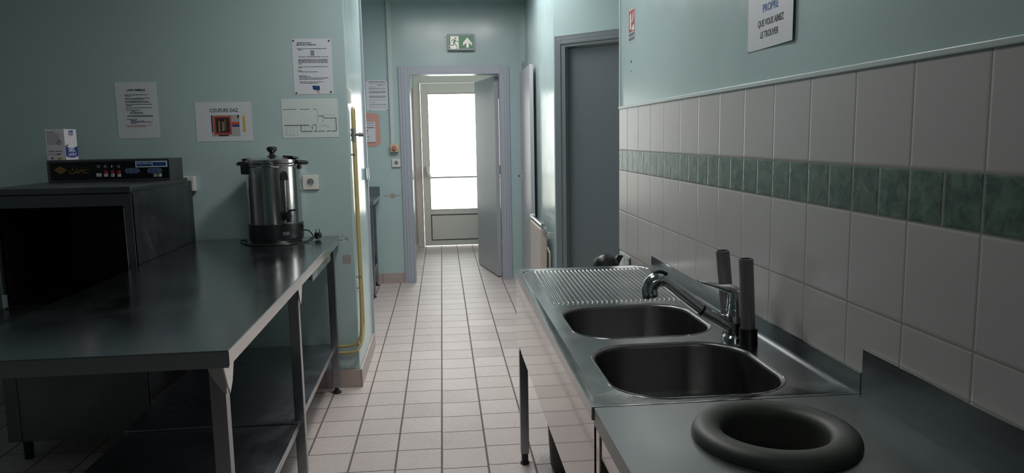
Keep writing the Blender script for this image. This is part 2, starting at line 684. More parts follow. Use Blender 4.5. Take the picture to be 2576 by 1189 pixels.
struct('wall_back', holed(P(), 'y', -2.4, -2.2, -3.4, 1.06, FILL_WIN_BACK['x0'], FILL_WIN_BACK['x1'], FILL_WIN_BACK['z0'], FILL_WIN_BACK['z1']), 'paint')
struct('wall_far', holed(P(), 'y', 7.4, 7.55, -3.4, 0.95, -0.308, 0.592, 0, 2.05), 'paint')
struct('wall_passage_right', box(P(), 0.835, 0.95, 6.815, 7.4, 0, CEIL), 'paint')
struct('wall_pier_right', box(P(), 0.80, 0.95, 5.3, 6.815, 0, CEIL, 0.004), 'paint')
struct('wall_vestibule_left', box(P(), -0.5, -0.355, 7.55, 9.85, 0, CEIL), 'paint')
struct('wall_vestibule_right', holed(P(), 'x', 1.2, 1.35, 7.55, 9.85, FILL_WIN_VEST['y0'], FILL_WIN_VEST['y1'], FILL_WIN_VEST['z0'], FILL_WIN_VEST['z1']), 'paint')
struct('wall_vestibule_front', holed(P(), 'y', 9.85, 9.99, -0.5, 1.35, -0.345, 0.66, 0, 2.22), 'paint')
struct('wall_vestibule_back', box(P(), 0.95, 1.35, 7.4, 7.55, 0, CEIL), 'paint')
# chamfered wall with the slate door, and the side room that lets daylight in
ch0, ch1 = Vector((0.80, 5.3, 0)), Vector((1.65, 4.45, 0))
cd = (ch1 - ch0).normalized()
cn = Vector((-cd.y, cd.x, 0)) * -1   # into the room (towards the camera side)
if cn.y > 0:
    cn = -cn
DOOR_A, DOOR_B = 0.085, 0.985
bm = P()
Fch = Fr(ch0, cd, (0, 0, 1))
fbox(bm, Fch, 0.0, DOOR_A, 0, CEIL, -0.12, 0)
fbox(bm, Fch, DOOR_B, (ch1 - ch0).length, 0, CEIL, -0.12, 0)
fbox(bm, Fch, DOOR_A, DOOR_B, 2.045, CEIL, -0.12, 0)
struct('wall_corner', bm, 'paint')
struct('wall_side_far', box(P(), 1.65, 3.2, 4.45, 4.6, 0, CEIL), 'paint')
struct('wall_side_right', holed(P(), 'x', 3.0, 3.2, 1.9, 4.45, WIN_SIDE['y0'], WIN_SIDE['y1'], WIN_SIDE['z0'], WIN_SIDE['z1']), 'paint')
struct('wall_side_near', box(P(), 1.06, 3.0, 1.8, 2.0, 0, CEIL), 'paint')

# tile cladding with bullnose strip and corner bead
struct('trim_1', box(P(), 0.9035, 0.91, -2.2, 3.77, 0, ZT), 'tiles', smooth=False)
struct('trim_2', box(P(), 0.898, 0.91, -2.2, 3.772, ZT, ZT + 0.014, 0.004), 'white_trim')
struct('trim_3', box(P(), 0.902, 0.912, 3.755, 3.773, ZT + 0.014, CEIL, 0.002), 'white_trim')
# baseboards
bm = P()
box(bm, -3.2, -0.497, 4.231, 4.245, 0, 0.105, 0.003)
box(bm, -0.51, -0.497, 4.235, 5.075, 0, 0.105, 0.003)
struct('baseboard_left', bm, 'base')
struct('baseboard_far', box(P(), -3.2, -0.345, 7.386, 7.4, 0, 0.098, 0.003), 'base')
struct('baseboard_vestibule', box(P(), -0.355, -0.342, 7.57, 9.8, 0, 0.09, 0.003), 'base')
# metal edge strip at the end of the pier, with its hinge
bm = P()
box(bm, -0.511, -0.496, 5.055, 5.078, 0.105, 2.6, 0.002)
pe = struct('trim_4', bm, 'greyframe')
bm = P()
cyl(bm, (-0.488, 4.99, 1.155), (-0.488, 4.99, 1.235), 0.008)
box(bm, -0.5105, -0.4965, 4.97, 5.03, 1.158, 1.232)
tag(mk('door_hinge', bm, 'chrome'), 'small steel hinge on the edge of the pier beside the yellow pipe', 'hinge')

# ------------------------------------------------------------------ windows outside the view
def window(name, axis, c, a0, a1, z0, z1):
    root = sthing(name, (c, (a0 + a1) / 2, z0) if axis == 'x' else ((a0 + a1) / 2, c, z0))
    bm = P()
    t = 0.05
    def b(p0, p1, q0, q1, d0=0.0, d1=0.06):
        if axis == 'x':
            box(bm, c + d0, c + d1, p0, p1, q0, q1, 0.003)
        else:
            box(bm, p0, p1, c - d1, c - d0, q0, q1, 0.003)
    b(a0, a0 + t, z0, z1)
    b(a1 - t, a1, z0, z1)
    b(a0 + t, a1 - t, z0, z0 + t)
    b(a0 + t, a1 - t, z1 - t, z1)
    mid = (a0 + a1) / 2
    b(mid - t / 2, mid + t / 2, z0 + t, z1 - t)
    mk('window_frame', bm, 'pvc', root)
    bm = P()
    if axis == 'x':
        box(bm, c + 0.028, c + 0.032, a0 + t, a1 - t, z0 + t, z1 - t)
    else:
        box(bm, a0 + t, a1 - t, c - 0.032, c - 0.028, z0 + t, z1 - t)
    mk('pane', bm, 'glass', root, smooth=False)
    return root


window('window_1', 'x', WIN_SIDE['x'] + 0.05, WIN_SIDE['y0'], WIN_SIDE['y1'], WIN_SIDE['z0'], WIN_SIDE['z1'])
window('fill_window_vestibule', 'x', FILL_WIN_VEST['x'] + 0.05, FILL_WIN_VEST['y0'], FILL_WIN_VEST['y1'], FILL_WIN_VEST['z0'], FILL_WIN_VEST['z1'])  # unseen opening, added to bring more light into the vestibule
window('fill_window_back', 'y', FILL_WIN_BACK['y'] - 0.05, FILL_WIN_BACK['x0'], FILL_WIN_BACK['x1'], FILL_WIN_BACK['z0'], FILL_WIN_BACK['z1'])  # unseen opening behind the camera, added to light the steel tops

# ------------------------------------------------------------------ exit door (glazed)
d1 = sthing('door_1', (0.16, 9.85, 0))
bm = P()
box(bm, -0.345, -0.262, 9.85, 9.93, 0, 2.22, 0.004)
box(bm, 0.585, 0.66, 9.85, 9.93, 0, 2.22, 0.004)
box(bm, -0.262, 0.585, 9.85, 9.93, 2.13, 2.22, 0.004)
mk('door_frame', bm, 'pvc', d1)
gx0, gx1, gz0, gz1 = EXIT_GLASS
bm = P()
lx0, lx1 = -0.258, 0.581
box(bm, lx0, gx0, 9.835, 9.90, 0.012, 2.126, 0.004)
box(bm, gx1, lx1, 9.835, 9.90, 0.012, 2.126, 0.004)
box(bm, gx0, gx1, 9.835, 9.90, gz1, 2.126, 0.004)
box(bm, gx0, gx1, 9.835, 9.90, 0.012, 0.078, 0.004)
box(bm, gx0, gx1, 9.835, 9.90, 0.425, gz0, 0.004)
leaf = mk('door_leaf', bm, 'pvc', d1)
bm = P()
box(bm, gx0 + 0.012, gx1 - 0.012, 9.85, 9.875, 0.09, 0.413, 0.004)
mk('lower_panel', bm, 'pvc', d1)
bm = P()
for (a, b, c, d) in ((gx0, gx0 + 0.012, 0.078, 0.425), (gx1 - 0.012, gx1, 0.078, 0.425), (gx0 + 0.012, gx1 - 0.012, 0.078, 0.09), (gx0 + 0.012, gx1 - 0.012, 0.413, 0.425),
                     (gx0, gx0 + 0.008, gz0, gz1), (gx1 - 0.008, gx1, gz0, gz1), (gx0, gx1, gz0, gz0 + 0.008), (gx0, gx1, gz1 - 0.008, gz1)):
    box(bm, a, b, 9.846, 9.856, c, d)
mk('gasket', bm, 'gasket', d1)
mk('pane', box(P(), gx0 + 0.006, gx1 - 0.006, 9.862, 9.868, gz0 + 0.006, gz1 - 0.006), 'glass', d1, smooth=False)
bm = P()
cyl(bm, (gx0 + 0.02, 9.775, 0.915), (gx1 - 0.02, 9.775, 0.915), 0.010)
pb = mk('push_bar', bm, 'greydoor', d1)
for sx, ox in ((gx0 - 0.02, 0.045), (gx1 + 0.01, -0.04)):
    bm = P()
    box(bm, sx - 0.022, sx + 0.022, 9.80, 9.84, 0.93, 1.06, 0.004)
    prism(bm, [(sx - 0.012, 9.80, 1.0), (sx + 0.012, 9.80, 1.0), (sx + ox + 0.014, 9.775, 0.90), (sx + ox - 0.014, 9.775, 0.90)], (0, -0.022, 0))
    mk('push_bar_arm', bm, 'white', pb)
bm = P()
box(bm, 0.505, 0.53, 9.80, 9.835, 0.86, 1.04, 0.004)
cyl(bm, (0.517, 9.78, 1.0), (0.44, 9.77, 1.0), 0.008)
mk('door_handle', bm, 'chrome', d1)

# reddish strip on the vestibule wall, beside the exit door frame
struct('trim_5', box(P(), -0.355, -0.335, 9.55, 9.80, 0.09, 2.05, 0.003), 'redwood')

# ------------------------------------------------------------------ passage door, open into the vestibule
d2 = sthing('door_2', (0.14, 7.4, 0))
bm = P()
FO = [(-0.405, 0.0), (-0.308, 0.0), (-0.308, 2.05), (0.592, 2.05), (0.592, 0.0), (0.668, 0.0), (0.668, 2.107), (-0.405, 2.107)]


def frame_set(bm, x0, x1, zt, yw, steps):
    for (grow, y0, y1) in steps:
        box(bm, x0 - grow, x0, y0, y1, 0, zt + grow * 0.75, 0.002)
        box(bm, x1, x1 + grow * 0.9, y0, y1, 0, zt + grow * 0.75, 0.002)
        box(bm, x0, x1, y0, y1, zt, zt + grow * 0.75, 0.002)


frame_set(bm, -0.308, 0.592, 2.047, 7.4, ((0.088, 7.376, 7.398), (0.062, 7.368, 7.377), (0.034, 7.362, 7.369)))
box(bm, -0.308, -0.292, 7.36, 7.55, 0, 2.047, 0.002)
box(bm, 0.576, 0.592, 7.36, 7.55, 0, 2.047, 0.002)
box(bm, -0.292, 0.576, 7.36, 7.55, 2.031, 2.047, 0.002)
mk('door_frame', bm, 'greyframe', d2)
bm = P()
hb = Vector((0.574, 7.50, 0))
fe = Vector((0.416, 8.335, 0))
dd = (fe - hb).normalized()
Fd = Fr(hb, dd, (0, 0, 1))
fbox(bm, Fd, 0.0, (fe - hb).length, 0.012, 2.02, -0.04, 0.0, 0.003)
lf = mk('door_leaf', bm, 'greydoor', d2)
for zz in (0.25, 1.05, 1.8):
    mk('hinge', cyl(P(), Fd(-0.006, zz, 0.004), Fd(-0.006, zz + 0.09, 0.004), 0.008), 'chrome', lf)
# hinge plate and latch keep on the left jamb
bm = P()
box(bm, -0.292, -0.288, 7.44, 7.49, 1.02, 1.12, 0.001)
mk('strike_plate', bm, 'chrome', d2)

# ------------------------------------------------------------------ slate grey door in the chamfered wall
d3 = sthing('door_3', tuple(ch0))
bm = P()
zt = 2.045
for (grow, w0, w1) in ((0.062, 0.0, 0.022), (0.04, 0.02, 0.030), (0.018, 0.028, 0.036)):
    fbox(bm, Fch, DOOR_A - grow, DOOR_A, 0, zt + grow, w0, w1, 0.002)
    fbox(bm, Fch, DOOR_B, DOOR_B + grow, 0, zt + grow, w0, w1, 0.002)
    fbox(bm, Fch, DOOR_A, DOOR_B, zt, zt + grow, w0, w1, 0.002)
fbox(bm, Fch, DOOR_A, DOOR_A + 0.035, 0, zt, -0.10, 0.03, 0.002)
fbox(bm, Fch, DOOR_B - 0.035, DOOR_B, 0, zt, -0.10, 0.03, 0.002)
fbox(bm, Fch, DOOR_A + 0.035, DOOR_B - 0.035, zt - 0.02, zt, -0.10, 0.03, 0.002)
mk('door_frame', bm, 'darkframe', d3)
bm = P()
fbox(bm, Fch, DOOR_A + 0.037, DOOR_B - 0.037, 0.01, zt - 0.022, -0.06, -0.015, 0.002)
mk('door_leaf', bm, 'darkdoor', d3)

# ------------------------------------------------------------------ narrow cupboard door on the right of the passage
d4 = sthing('door_4', (0.77, 6.9, 0))
bm = P()
box(bm, 0.80, 0.834, 6.82, 6.90, 0, 2.13, 0.002)
box(bm, 0.80, 0.834, 7.30, 7.38, 0, 2.13, 0.002)
box(bm, 0.80, 0.834, 6.90, 7.30, 2.06, 2.13, 0.002)
mk('door_frame', bm, 'greyframe', d4)
bm = P()
box(bm, 0.742, 0.775, 6.27, 7.05, 0.012, 2.015, 0.003)
mk('door_leaf', bm, 'greydoor', d4)
bm = P()
lathe(bm, [(0, -0.0), (0.010, 0.001), (0.014, 0.008), (0.010, 0.016), (0.005, 0.022), (0.005, 0.04)], 0, 0, 16)
bmesh.ops.rotate(bm, verts=bm.verts[:], matrix=Matrix.Rotation(PI / 2, 3, 'Y'))
bmesh.ops.translate(bm, verts=bm.verts[:], vec=(0.704, 6.98, 1.055))
mk('door_knob', bm, 'chrome', d4)

# ================================================================== LEFT STEEL TABLE
TZ = 0.886
tb = thing('steel_table', 'long stainless steel work table with drawer and undershelf against the left wall', 'table', (-0.565, 1.93, 0))
# local coordinates: x towards the left is negative, y along the table
L0 = (-0.565, 1.93)
TW, TL = 0.765, 2.30
def lb(bm, x0, x1, y0, y1, z0, z1, bev=0.0):
    return box(bm, x0, x1, y0, y1, z0, z1, bev)
bm = P()
lb(bm, -TW, 0, 0, TL, TZ - 0.004, TZ, 0.0015)
mk('tabletop', bm, 'table', tb, local=True)
bm = P()
lb(bm, -0.0025, 0.0005, 0.002, TL, TZ - 0.042, TZ - 0.003)
lb(bm, -0.02, -0.0025, 0.002, TL, TZ - 0.042, TZ - 0.040)
mk('front_lip', bm, 'lip', tb, local=True)
bm = P()
lb(bm, -TW, -0.001, -0.0015, 0.001, TZ - 0.046, TZ - 0.003)
lb(bm, -TW, -0.02, 0.001, 0.02, TZ - 0.046, TZ - 0.044)
lb(bm, -TW, -TW + 0.002, 0.002, TL, TZ - 0.042, TZ - 0.003)
mk('end_lip', bm, 'table', tb, local=True)
# carrying frame under the top
bm = P()
lb(bm, -0.065, -0.025, 0.03, TL - 0.03, TZ - 0.045, TZ - 0.006)
lb(bm, -TW + 0.02, -TW + 0.06, 0.03, TL - 0.03, TZ - 0.045, TZ - 0.006)
for yy in (0.03, 1.06, TL - 0.07):
    lb(bm, -TW + 0.06, -0.065, yy, yy + 0.04, TZ - 0.045, TZ - 0.006)
mk('under_frame', bm, 'leg', tb, local=True)
LEGS = [(-0.063, 0.03), (-0.063, 1.10), (-0.063, TL - 0.10), (-TW + 0.022, 0.03), (-TW + 0.022, TL - 0.10)]
for i, (lx, ly) in enumerate(LEGS):
    bm = P()
    lb(bm, lx, lx + 0.040, ly, ly + 0.040, 0.035, TZ - 0.045, 0.003)
    lg = mk('leg', bm, 'leg', tb, local=True)
    bm = P()
    lathe(bm, [(0, 0), (0.024, 0), (0.024, 0.008), (0.012, 0.016), (0.010, 0.036), (0, 0.036)], lx + 0.02, ly + 0.02, 20)
    mk('foot', bm, 'black', lg, local=True)
    if lx > -0.2 and i < 2:
        # the pointed gusset plates at the top of the front legs
        bm = P()
        x = lx + 0.044
        prism(bm, [(x, ly - 0.03, TZ - 0.042), (x, ly + 0.075, TZ - 0.042), (x, ly + 0.045, TZ - 0.105), (x, ly + 0.018, TZ - 0.13), (x, ly + 0.002, TZ - 0.105)], (0.004, 0, 0))
        if i == 0:
            prism(bm, [(lx - 0.004, ly - 0.004, TZ - 0.044), (lx + 0.045, ly - 0.004, TZ - 0.044), (lx + 0.045, ly - 0.004, TZ - 0.125), (lx + 0.036, ly - 0.004, TZ - 0.12), (lx + 0.008, ly - 0.004, TZ - 0.075)], (0, 0.003, 0))
        mk('gusset', bm, 'lip', lg, local=True)
# undershelf in two sheets
for (a, b, zz) in ((0.03, 1.085, 0.262), (1.09, TL - 0.03, 0.272)):
    bm = P()
    lb(bm, -TW + 0.03, -0.045, a, b, zz - 0.03, zz, 0.003)
    mk('undershelf', bm, 'shelf', tb, local=True)
bm = P()
lb(bm, -0.46, -0.036, 1.53, 2.12, TZ - 0.105, TZ - 0.05)
dr = mk('drawer', bm, 'leg', tb, local=True)
bm = P()
lb(bm, -0.036, -0.030, 1.52, 2.13, TZ - 0.112, TZ - 0.050, 0.002)
mk('drawer_front', bm, 'lip', dr, local=True)
bm = P()
lb(bm, -0.030, -0.0292, 1.53, 1.66, TZ - 0.108, TZ - 0.056)
mk('drawer_label', bm, 'paper', dr, local=True)
tb.rotation_euler = (0, 0, math.radians(0.62))

# ================================================================== WATER BOILER (urn) on the table
UX, UY, UZ = -0.897, 4.075, TZ
UR = 0.141
urn = thing('water_urn', 'polished steel catering water boiler with black base and black lid knob on the steel table', 'boiler', (UX, UY, UZ))
bm = P()
lathe(bm, [(0, 0), (UR - 0.012, 0), (UR - 0.004, 0.012), (UR + 0.001, 0.03), (UR + 0.001, 0.100), (UR - 0.003, 0.104), (0, 0.104)], 0, 0, 64)
bmesh.ops.translate(bm, verts=bm.verts[:], vec=(UX, UY, UZ + 0.001))
mk('base', bm, 'black', urn)
bm = P()
lathe(bm, [(UR - 0.003, 0.104), (UR - 0.003, 0.40), (UR - 0.001, 0.402), (UR + 0.001, 0.406), (UR + 0.001, 0.414), (UR - 0.002, 0.418), (UR - 0.01, 0.418), (UR - 0.01, 0.40)], 0, 0, 72)
bmesh.ops.translate(bm, verts=bm.verts[:], vec=(UX, UY, UZ))
mk('drum', bm, 'urnsteel', urn)
bm = P()
lathe(bm, [(UR + 0.001, 0.418), (UR + 0.002, 0.424), (UR + 0.002, 0.438), (UR - 0.006, 0.443), (UR - 0.03, 0.446), (0.03, 0.452), (0, 0.452)], 0, 0, 72)
bmesh.ops.translate(bm, verts=bm.verts[:], vec=(UX, UY, UZ))
lid = mk('lid', bm, 'urnsteel', urn)
bm = P()
lathe(bm, [(0.026, 0.450), (0.026, 0.455), (0.014, 0.462), (0.013, 0.474), (0.024, 0.484), (0.027, 0.494), (0.024, 0.503), (0.010, 0.507), (0, 0.507)], 0, 0, 28)
bmesh.ops.translate(bm, verts=bm.verts[:], vec=(UX, UY, UZ))
mk('knob', bm, 'black', lid)
for s in (-1, 1):
    bm = P()
    a = Vector((s, 0.0, 0))
    # bracket on the drum
    if s < 0:
        box(bm, UX - UR - 0.004, UX - UR + 0.045, UY - 0.095, UY - 0.04, UZ + 0.365, UZ + 0.425, 0.008)
        box(bm, UX - UR - 0.004, UX - UR + 0.03, UY - 0.045, UY + 0.03, UZ + 0.40, UZ + 0.43, 0.006)
        px = UX - UR
        tube(bm, spline([(px + 0.03, UY - 0.065, UZ + 0.415), (px - 0.005, UY - 0.05, UZ + 0.422), (px - 0.032, UY - 0.02, UZ + 0.418), (px - 0.034, UY + 0.02, UZ + 0.418), (px - 0.003, UY + 0.05, UZ + 0.42)], 6), 0.010, 10)
        box(bm, px - 0.002, px + 0.05, UY - 0.07, UY - 0.01, UZ + 0.433, UZ + 0.447, 0.006)
    else:
        px = UX + UR
        box(bm, px - 0.012, px + 0.005, UY - 0.03, UY + 0.03, UZ + 0.385, UZ + 0.425, 0.004)
        tube(bm, spline([(px - 0.003, UY - 0.05, UZ + 0.424), (px + 0.028, UY - 0.025, UZ + 0.418), (px + 0.032, UY + 0.02, UZ + 0.418), (px - 0.003, UY + 0.05, UZ + 0.422)], 6), 0.010, 10)
        prism(bm, [(px - 0.075, UY - 0.06, UZ + 0.450), (px - 0.02, UY - 0.075, UZ + 0.447), (px + 0.004, UY - 0.04, UZ + 0.440), (px - 0.03, UY - 0.03, UZ + 0.444)], (0, 0, 0.009))
    mk('side_handle', bm, 'black', urn)
# gauge and tap, turned about 34 degrees to the right
ga = math.radians(33)
gd = Vector((math.sin(ga), -math.cos(ga), 0))
gt = Vector((math.cos(ga), math.sin(ga), 0))
Fg = Fr((UX, UY, UZ), gt, (0, 0, 1))
Fg.n = gd
bm = P()
def gp(u, v, w):
    return Vector((UX, UY, UZ)) + gt * u + Vector((0, 0, v)) + gd * w
R = UR - 0.003
for side in (-1, 1):
    tube(bm, [gp(side * 0.0135, 0.165, R + 0.006), gp(side * 0.0135, 0.372, R + 0.006)], 0.0035, 8)
tube(bm, [gp(0, 0.16, R + 0.010), gp(0, 0.345, R + 0.010)], 0.005, 12)
gg = mk('level_gauge', bm, 'chrome', urn)
bm = P()
pts = []
for k in range(13):
    t = PI * k / 12
    pts.append(gp(0.017 * math.cos(t), 0.352 + 0.028 * math.sin(t), R - 0.002))
pts += [gp(-0.017, 0.333, R - 0.002), gp(0.017, 0.333, R - 0.002)]
prism(bm, pts, gd * 0.020)
mk('gauge_cap', bm, 'black', gg)
bm = P()
for k in range(14):
    z = 0.17 + 0.155 * k / 13
    prism(bm, [gp(-0.004, z, R + 0.0155), gp(0.004, z, R + 0.0155), gp(0.004, z + 0.002, R + 0.0155), gp(-0.004, z + 0.002, R + 0.0155)], gd * 0.0006)
mk('gauge_marks', bm, 'black', gg)
bm = P()
tube(bm, [gp(0, 0.150, R - 0.004), gp(0, 0.150, R + 0.055)], [0.020, 0.013], 18)
tube(bm, [gp(0, 0.172, R + 0.042), gp(0, 0.118, R + 0.042)], [0.015, 0.013], 18)
prism(bm, [gp(-0.026, 0.128, R - 0.003), gp(0.026, 0.128, R - 0.003), gp(0.026, 0.172, R - 0.003), gp(-0.026, 0.172, R - 0.003)], gd * 0.012)
tube(bm, [gp(0, 0.172, R + 0.042), gp(0.004, 0.178, R + 0.050), gp(0.034, 0.181, R + 0.066)], [0.006, 0.006, 0.005], 10)
mk('tap', bm, 'black', urn)
bm = P()
F2 = Fr(gp(0, 0, UR + 0.0014), gt, (0, 0, 1))
fbox(bm, F2, -0.022, 0.014, 0.046, 0.064, -0.003, 0.0006)
mk('base_label', bm, 'signgrey', urn)
bm = P()
gs = math.radians(68)
box(bm, UX + UR - 0.012, UX + UR + 0.008, UY - 0.045, UY - 0.018, UZ + 0.07, UZ + 0.095, 0.004)
mk('switch', bm, 'black', urn)
# power cord with its plug
bm = P()
cz = UZ + 0.0045
cord = spline([(UX + UR - 0.006, UY - 0.02, UZ + 0.06), (UX + UR + 0.035, UY - 0.03, UZ + 0.055), (UX + UR + 0.060, UY - 0.055, UZ + 0.018), (UX + UR + 0.02, UY - 0.10, cz), (UX + 0.09, UY - 0.165, cz),
               (UX, UY - 0.185, cz), (UX - 0.08, UY - 0.170, cz), (UX - 0.13, UY - 0.12, cz), (UX - 0.185, UY - 0.02, cz), (UX - 0.19, UY + 0.02, cz + 0.004), (UX - 0.165, UY + 0.02, cz), (UX - 0.15, UY - 0.06, cz),
               (UX - 0.10, UY - 0.145, cz), (UX + 0.02, UY - 0.172, cz + 0.004), (UX + 0.12, UY - 0.13, cz), (UX + 0.165, UY - 0.06, cz), (UX + UR + 0.03, UY - 0.01, cz), (UX + 0.175, UY + 0.02, cz + 0.004), (UX + 0.195, UY + 0.02, cz + 0.012)], 8)
tube(bm, cord, 0.0034, 8)
cd_ = mk('power_cord', bm, 'black', urn)
bm = P()
pc = Vector((UX + 0.213, UY + 0.02, UZ + 0.024))
lathe(bm, [(0, -0.022), (0.010, -0.020), (0.019, -0.008), (0.020, 0.006), (0.018, 0.014), (0, 0.014)], 0, 0, 18)
tube(bm, [(-0.018, 0, -0.012), (-0.004, 0, -0.008)], [0.005, 0.008], 10)
cyl(bm, (-0.008, 0, 0.014), (-0.010, 0, 0.032), 0.0024, seg=8)
cyl(bm, (0.009, 0, 0.014), (0.007, 0, 0.034), 0.0024, seg=8)
bmesh.ops.translate(bm, verts=bm.verts[:], vec=pc)
mk('plug', bm, 'black', cd_)

# ================================================================== GLASSWASHER / OVEN with control panel
MX0, MX1, MY0, MY1, MZ = -1.975, -1.357, 3.39, 4.12, 1.236
mc = thing('commercial_dishwasher', 'dark steel commercial washer with open front standing left of the steel table', 'appliance', ((MX0 + MX1) / 2, 3.8, 0))
OX0, OX1, OZ0, OZ1 = -1.915, -1.395, 0.72, 1.152
bm = P()
box(bm, MX1 - 0.016, MX1, MY0 + 0.004, MY1, 0.10, MZ - 0.004)
box(bm, MX0, MX0 + 0.016, MY0 + 0.004, MY1, 0.10, MZ - 0.004)
box(bm, MX0 + 0.016, MX1 - 0.016, MY1 - 0.015, MY1, 0.10, MZ - 0.004)
box(bm, MX0 + 0.016, MX1 - 0.016, MY0 + 0.004, MY1 - 0.015, 0.10, OZ0 - 0.03)
box(bm, MX0 + 0.016, MX1 - 0.016, MY0 + 0.01, MY0 + 0.02, 0.12, OZ0)
mk('housing', bm, 'machine', mc)
bm = P()
box(bm, MX0 - 0.004, MX1 + 0.004, MY0 - 0.006, MY1 + 0.002, MZ - 0.028, MZ, 0.006)
mk('top_cover', bm, 'machine', mc)
bm = P()
box(bm, MX0, OX0, MY0, MY0 + 0.02, 0.10, MZ - 0.03, 0.003)
box(bm, OX1, MX1, MY0, MY0 + 0.02, 0.10, MZ - 0.03, 0.003)
box(bm, OX0, OX1, MY0, MY0 + 0.02, OZ1, MZ - 0.03, 0.003)
mk('front_frame', bm, 'machine', mc)
bm = P()
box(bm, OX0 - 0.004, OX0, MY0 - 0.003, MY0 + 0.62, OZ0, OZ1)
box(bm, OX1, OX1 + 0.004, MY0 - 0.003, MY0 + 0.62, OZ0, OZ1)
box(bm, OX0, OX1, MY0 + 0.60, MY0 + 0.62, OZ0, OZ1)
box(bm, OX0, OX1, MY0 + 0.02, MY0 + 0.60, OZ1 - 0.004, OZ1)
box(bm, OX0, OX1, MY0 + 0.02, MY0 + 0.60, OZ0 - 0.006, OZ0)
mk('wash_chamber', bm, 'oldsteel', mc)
for x in (OX0 - 0.012, OX1 + 0.006):
    mk('seal_rod', cyl(P(), (x, MY0 - 0.006, OZ0 - 0.02), (x, MY0 - 0.006, OZ1 - 0.01), 0.0025, seg=8), 'chrome', mc)
bm = P()
box(bm, OX0 - 0.02, OX1 + 0.02, MY0 - 0.45, MY0 - 0.01, OZ0 - 0.035, OZ0 - 0.006, 0.005)
dl = mk('drop_door', bm, 'machine', mc)
bm = P()
box(bm, OX0 - 0.02, OX0 + 0.09, MY0 - 0.475, MY0 - 0.452, OZ0 - 0.030, OZ0 - 0.016, 0.004)
mk('door_catch', bm, 'chrome', dl)
bm = P()
box(bm, OX0 - 0.01, OX0 + 0.015, MY0 - 0.02, MY0 - 0.004, OZ0 - 0.004, OZ0 + 0.06, 0.003)
mk('hinge_bracket', bm, 'chrome', dl)
bm = P()
box(bm, MX1 - 0.03, MX1 - 0.004, MY1 + 0.003, 4.20, 0.10, MZ - 0.02)
box(bm, MX0 + 0.004, MX1 - 0.03, MY1 + 0.003, MY1 + 0.04, 0.10, MZ - 0.02)
mk('rear_panel', bm, 'black', mc)
for x in (MX0 + 0.05, MX1 - 0.05):
    for y in (MY0 + 0.06, MY1 - 0.05):
        bm = P()
        cyl(bm, (x, y, 0), (x, y, 0.10), 0.02)
        mk('foot', bm, 'black', mc)
# control box
KX0, KX1, KY0, KY1, KZ0, KZ1 = -1.937, -1.357, 3.88, 4.07, MZ, 1.345
bm = P()
box(bm, KX0, KX1, KY0 + 0.008, KY1, KZ0, KZ1, 0.004)
kb = mk('control_box', bm, 'machine', mc)
Fk = Fr((KX0, KY0 + 0.008, KZ0), (1, 0, 0), (0, 0, 1))
KW, KH = KX1 - KX0, KZ1 - KZ0
bm = P()
fbox(bm, Fk, 0.0, KW, KH - 0.013, KH, 0, 0.012, 0.003)
fbox(bm, Fk, 0.0, KW, 0.0, 0.010, 0, 0.014, 0.003)
fbox(bm, Fk, 0.0, 0.012, 0.010, KH - 0.013, 0, 0.012)
fbox(bm, Fk, KW - 0.004, KW, 0.010, KH - 0.013, 0, 0.012)
mk('bezel', bm, 'machine', kb)
bm = P()
fbox(bm, Fk, 0.012, KW - 0.004, 0.010, KH - 0.013, 0, 0.006)
mk('panel_face', bm, 'blackglass', kb)
def pu(px):   # photo x on the panel -> u
    return (px - 118) / (425 - 118) * KW
def pv(py, px=270):
    yb = 464 - (px - 118) * 10 / 307.0
    yt = 406 - (px - 118) * 7 / 307.0
    return (yb - py) / (yb - yt) * KH
W6 = 0.0066
bm = P()
uc, vc = pu(149), pv(431, 149)
fpoly(bm, Fk, [(uc - 0.031, vc), (uc - 0.006, vc - 0.017), (uc + 0.008, vc - 0.017), (uc + 0.033, vc), (uc + 0.006, vc + 0.017), (uc - 0.008, vc + 0.017)], 0.006, W6)
text_bm(bm, 'CAPIC', Fk, pu(168), pv(440, 180), 0.030, width=0.098, shear=0.35, w=W6 + 0.0004, bold=0.0006)
text_bm(bm, '★ ★ ★ ★', Fk, pu(178), pv(427, 180), 0.010, width=0.001, w=W6)
for k in range(4):
    u, v = pu(180 + 11.3 * k), pv(425, 195)
    fpoly(bm, Fk, [(u + 0.0045 * (1 if j % 2 == 0 else 0.45) * math.sin(j * PI / 5), v + 0.0045 * (1 if j % 2 == 0 else 0.45) * math.cos(j * PI / 5)) for j in range(10)], 0.006, W6)
mk('maker_lettering', bm, 'gold', kb)
for k, px in enumerate((245, 262, 278.5, 296)):
    bm = P()
    u, v = pu(px), pv(420.5, px)
    if k == 0:
        for (a, b, c, d) in ((-.005, .005, .004, .0055), (-.005, .005, -.0055, -.004), (-.0055, -.004, -.005, .005), (.004, .0055, -.005, .005)):
            fbox(bm, Fk, u + a, u + b, v + c, v + d, 0.006, W6)
    elif k == 2:
        fpoly(bm, Fk, [(u - 0.004, v), (u, v + 0.006), (u + 0.004, v + 0.002), (u, v - 0.006)], 0.006, W6)
    else:
        for j in range(12):
            a0, a1 = j * PI / 6, (j + 1) * PI / 6
            fpoly(bm, Fk, [(u + .0045 * math.cos(a0), v + .0045 * math.sin(a0)), (u + .006 * math.cos(a0), v + .006 * math.sin(a0)), (u + .006 * math.cos(a1), v + .006 * math.sin(a1)), (u + .0045 * math.cos(a1), v + .0045 * math.sin(a1))], 0.006, W6)
    mk('symbol', bm, 'white', kb)
for k, px in enumerate((263, 279.5, 296.5)):
    bm = P()
    fdisc(bm, Fk, pu(px), pv(434, px), 0.0078, 0.006, 0.012)
    mk('indicator_lamp', bm, 'signred', kb)
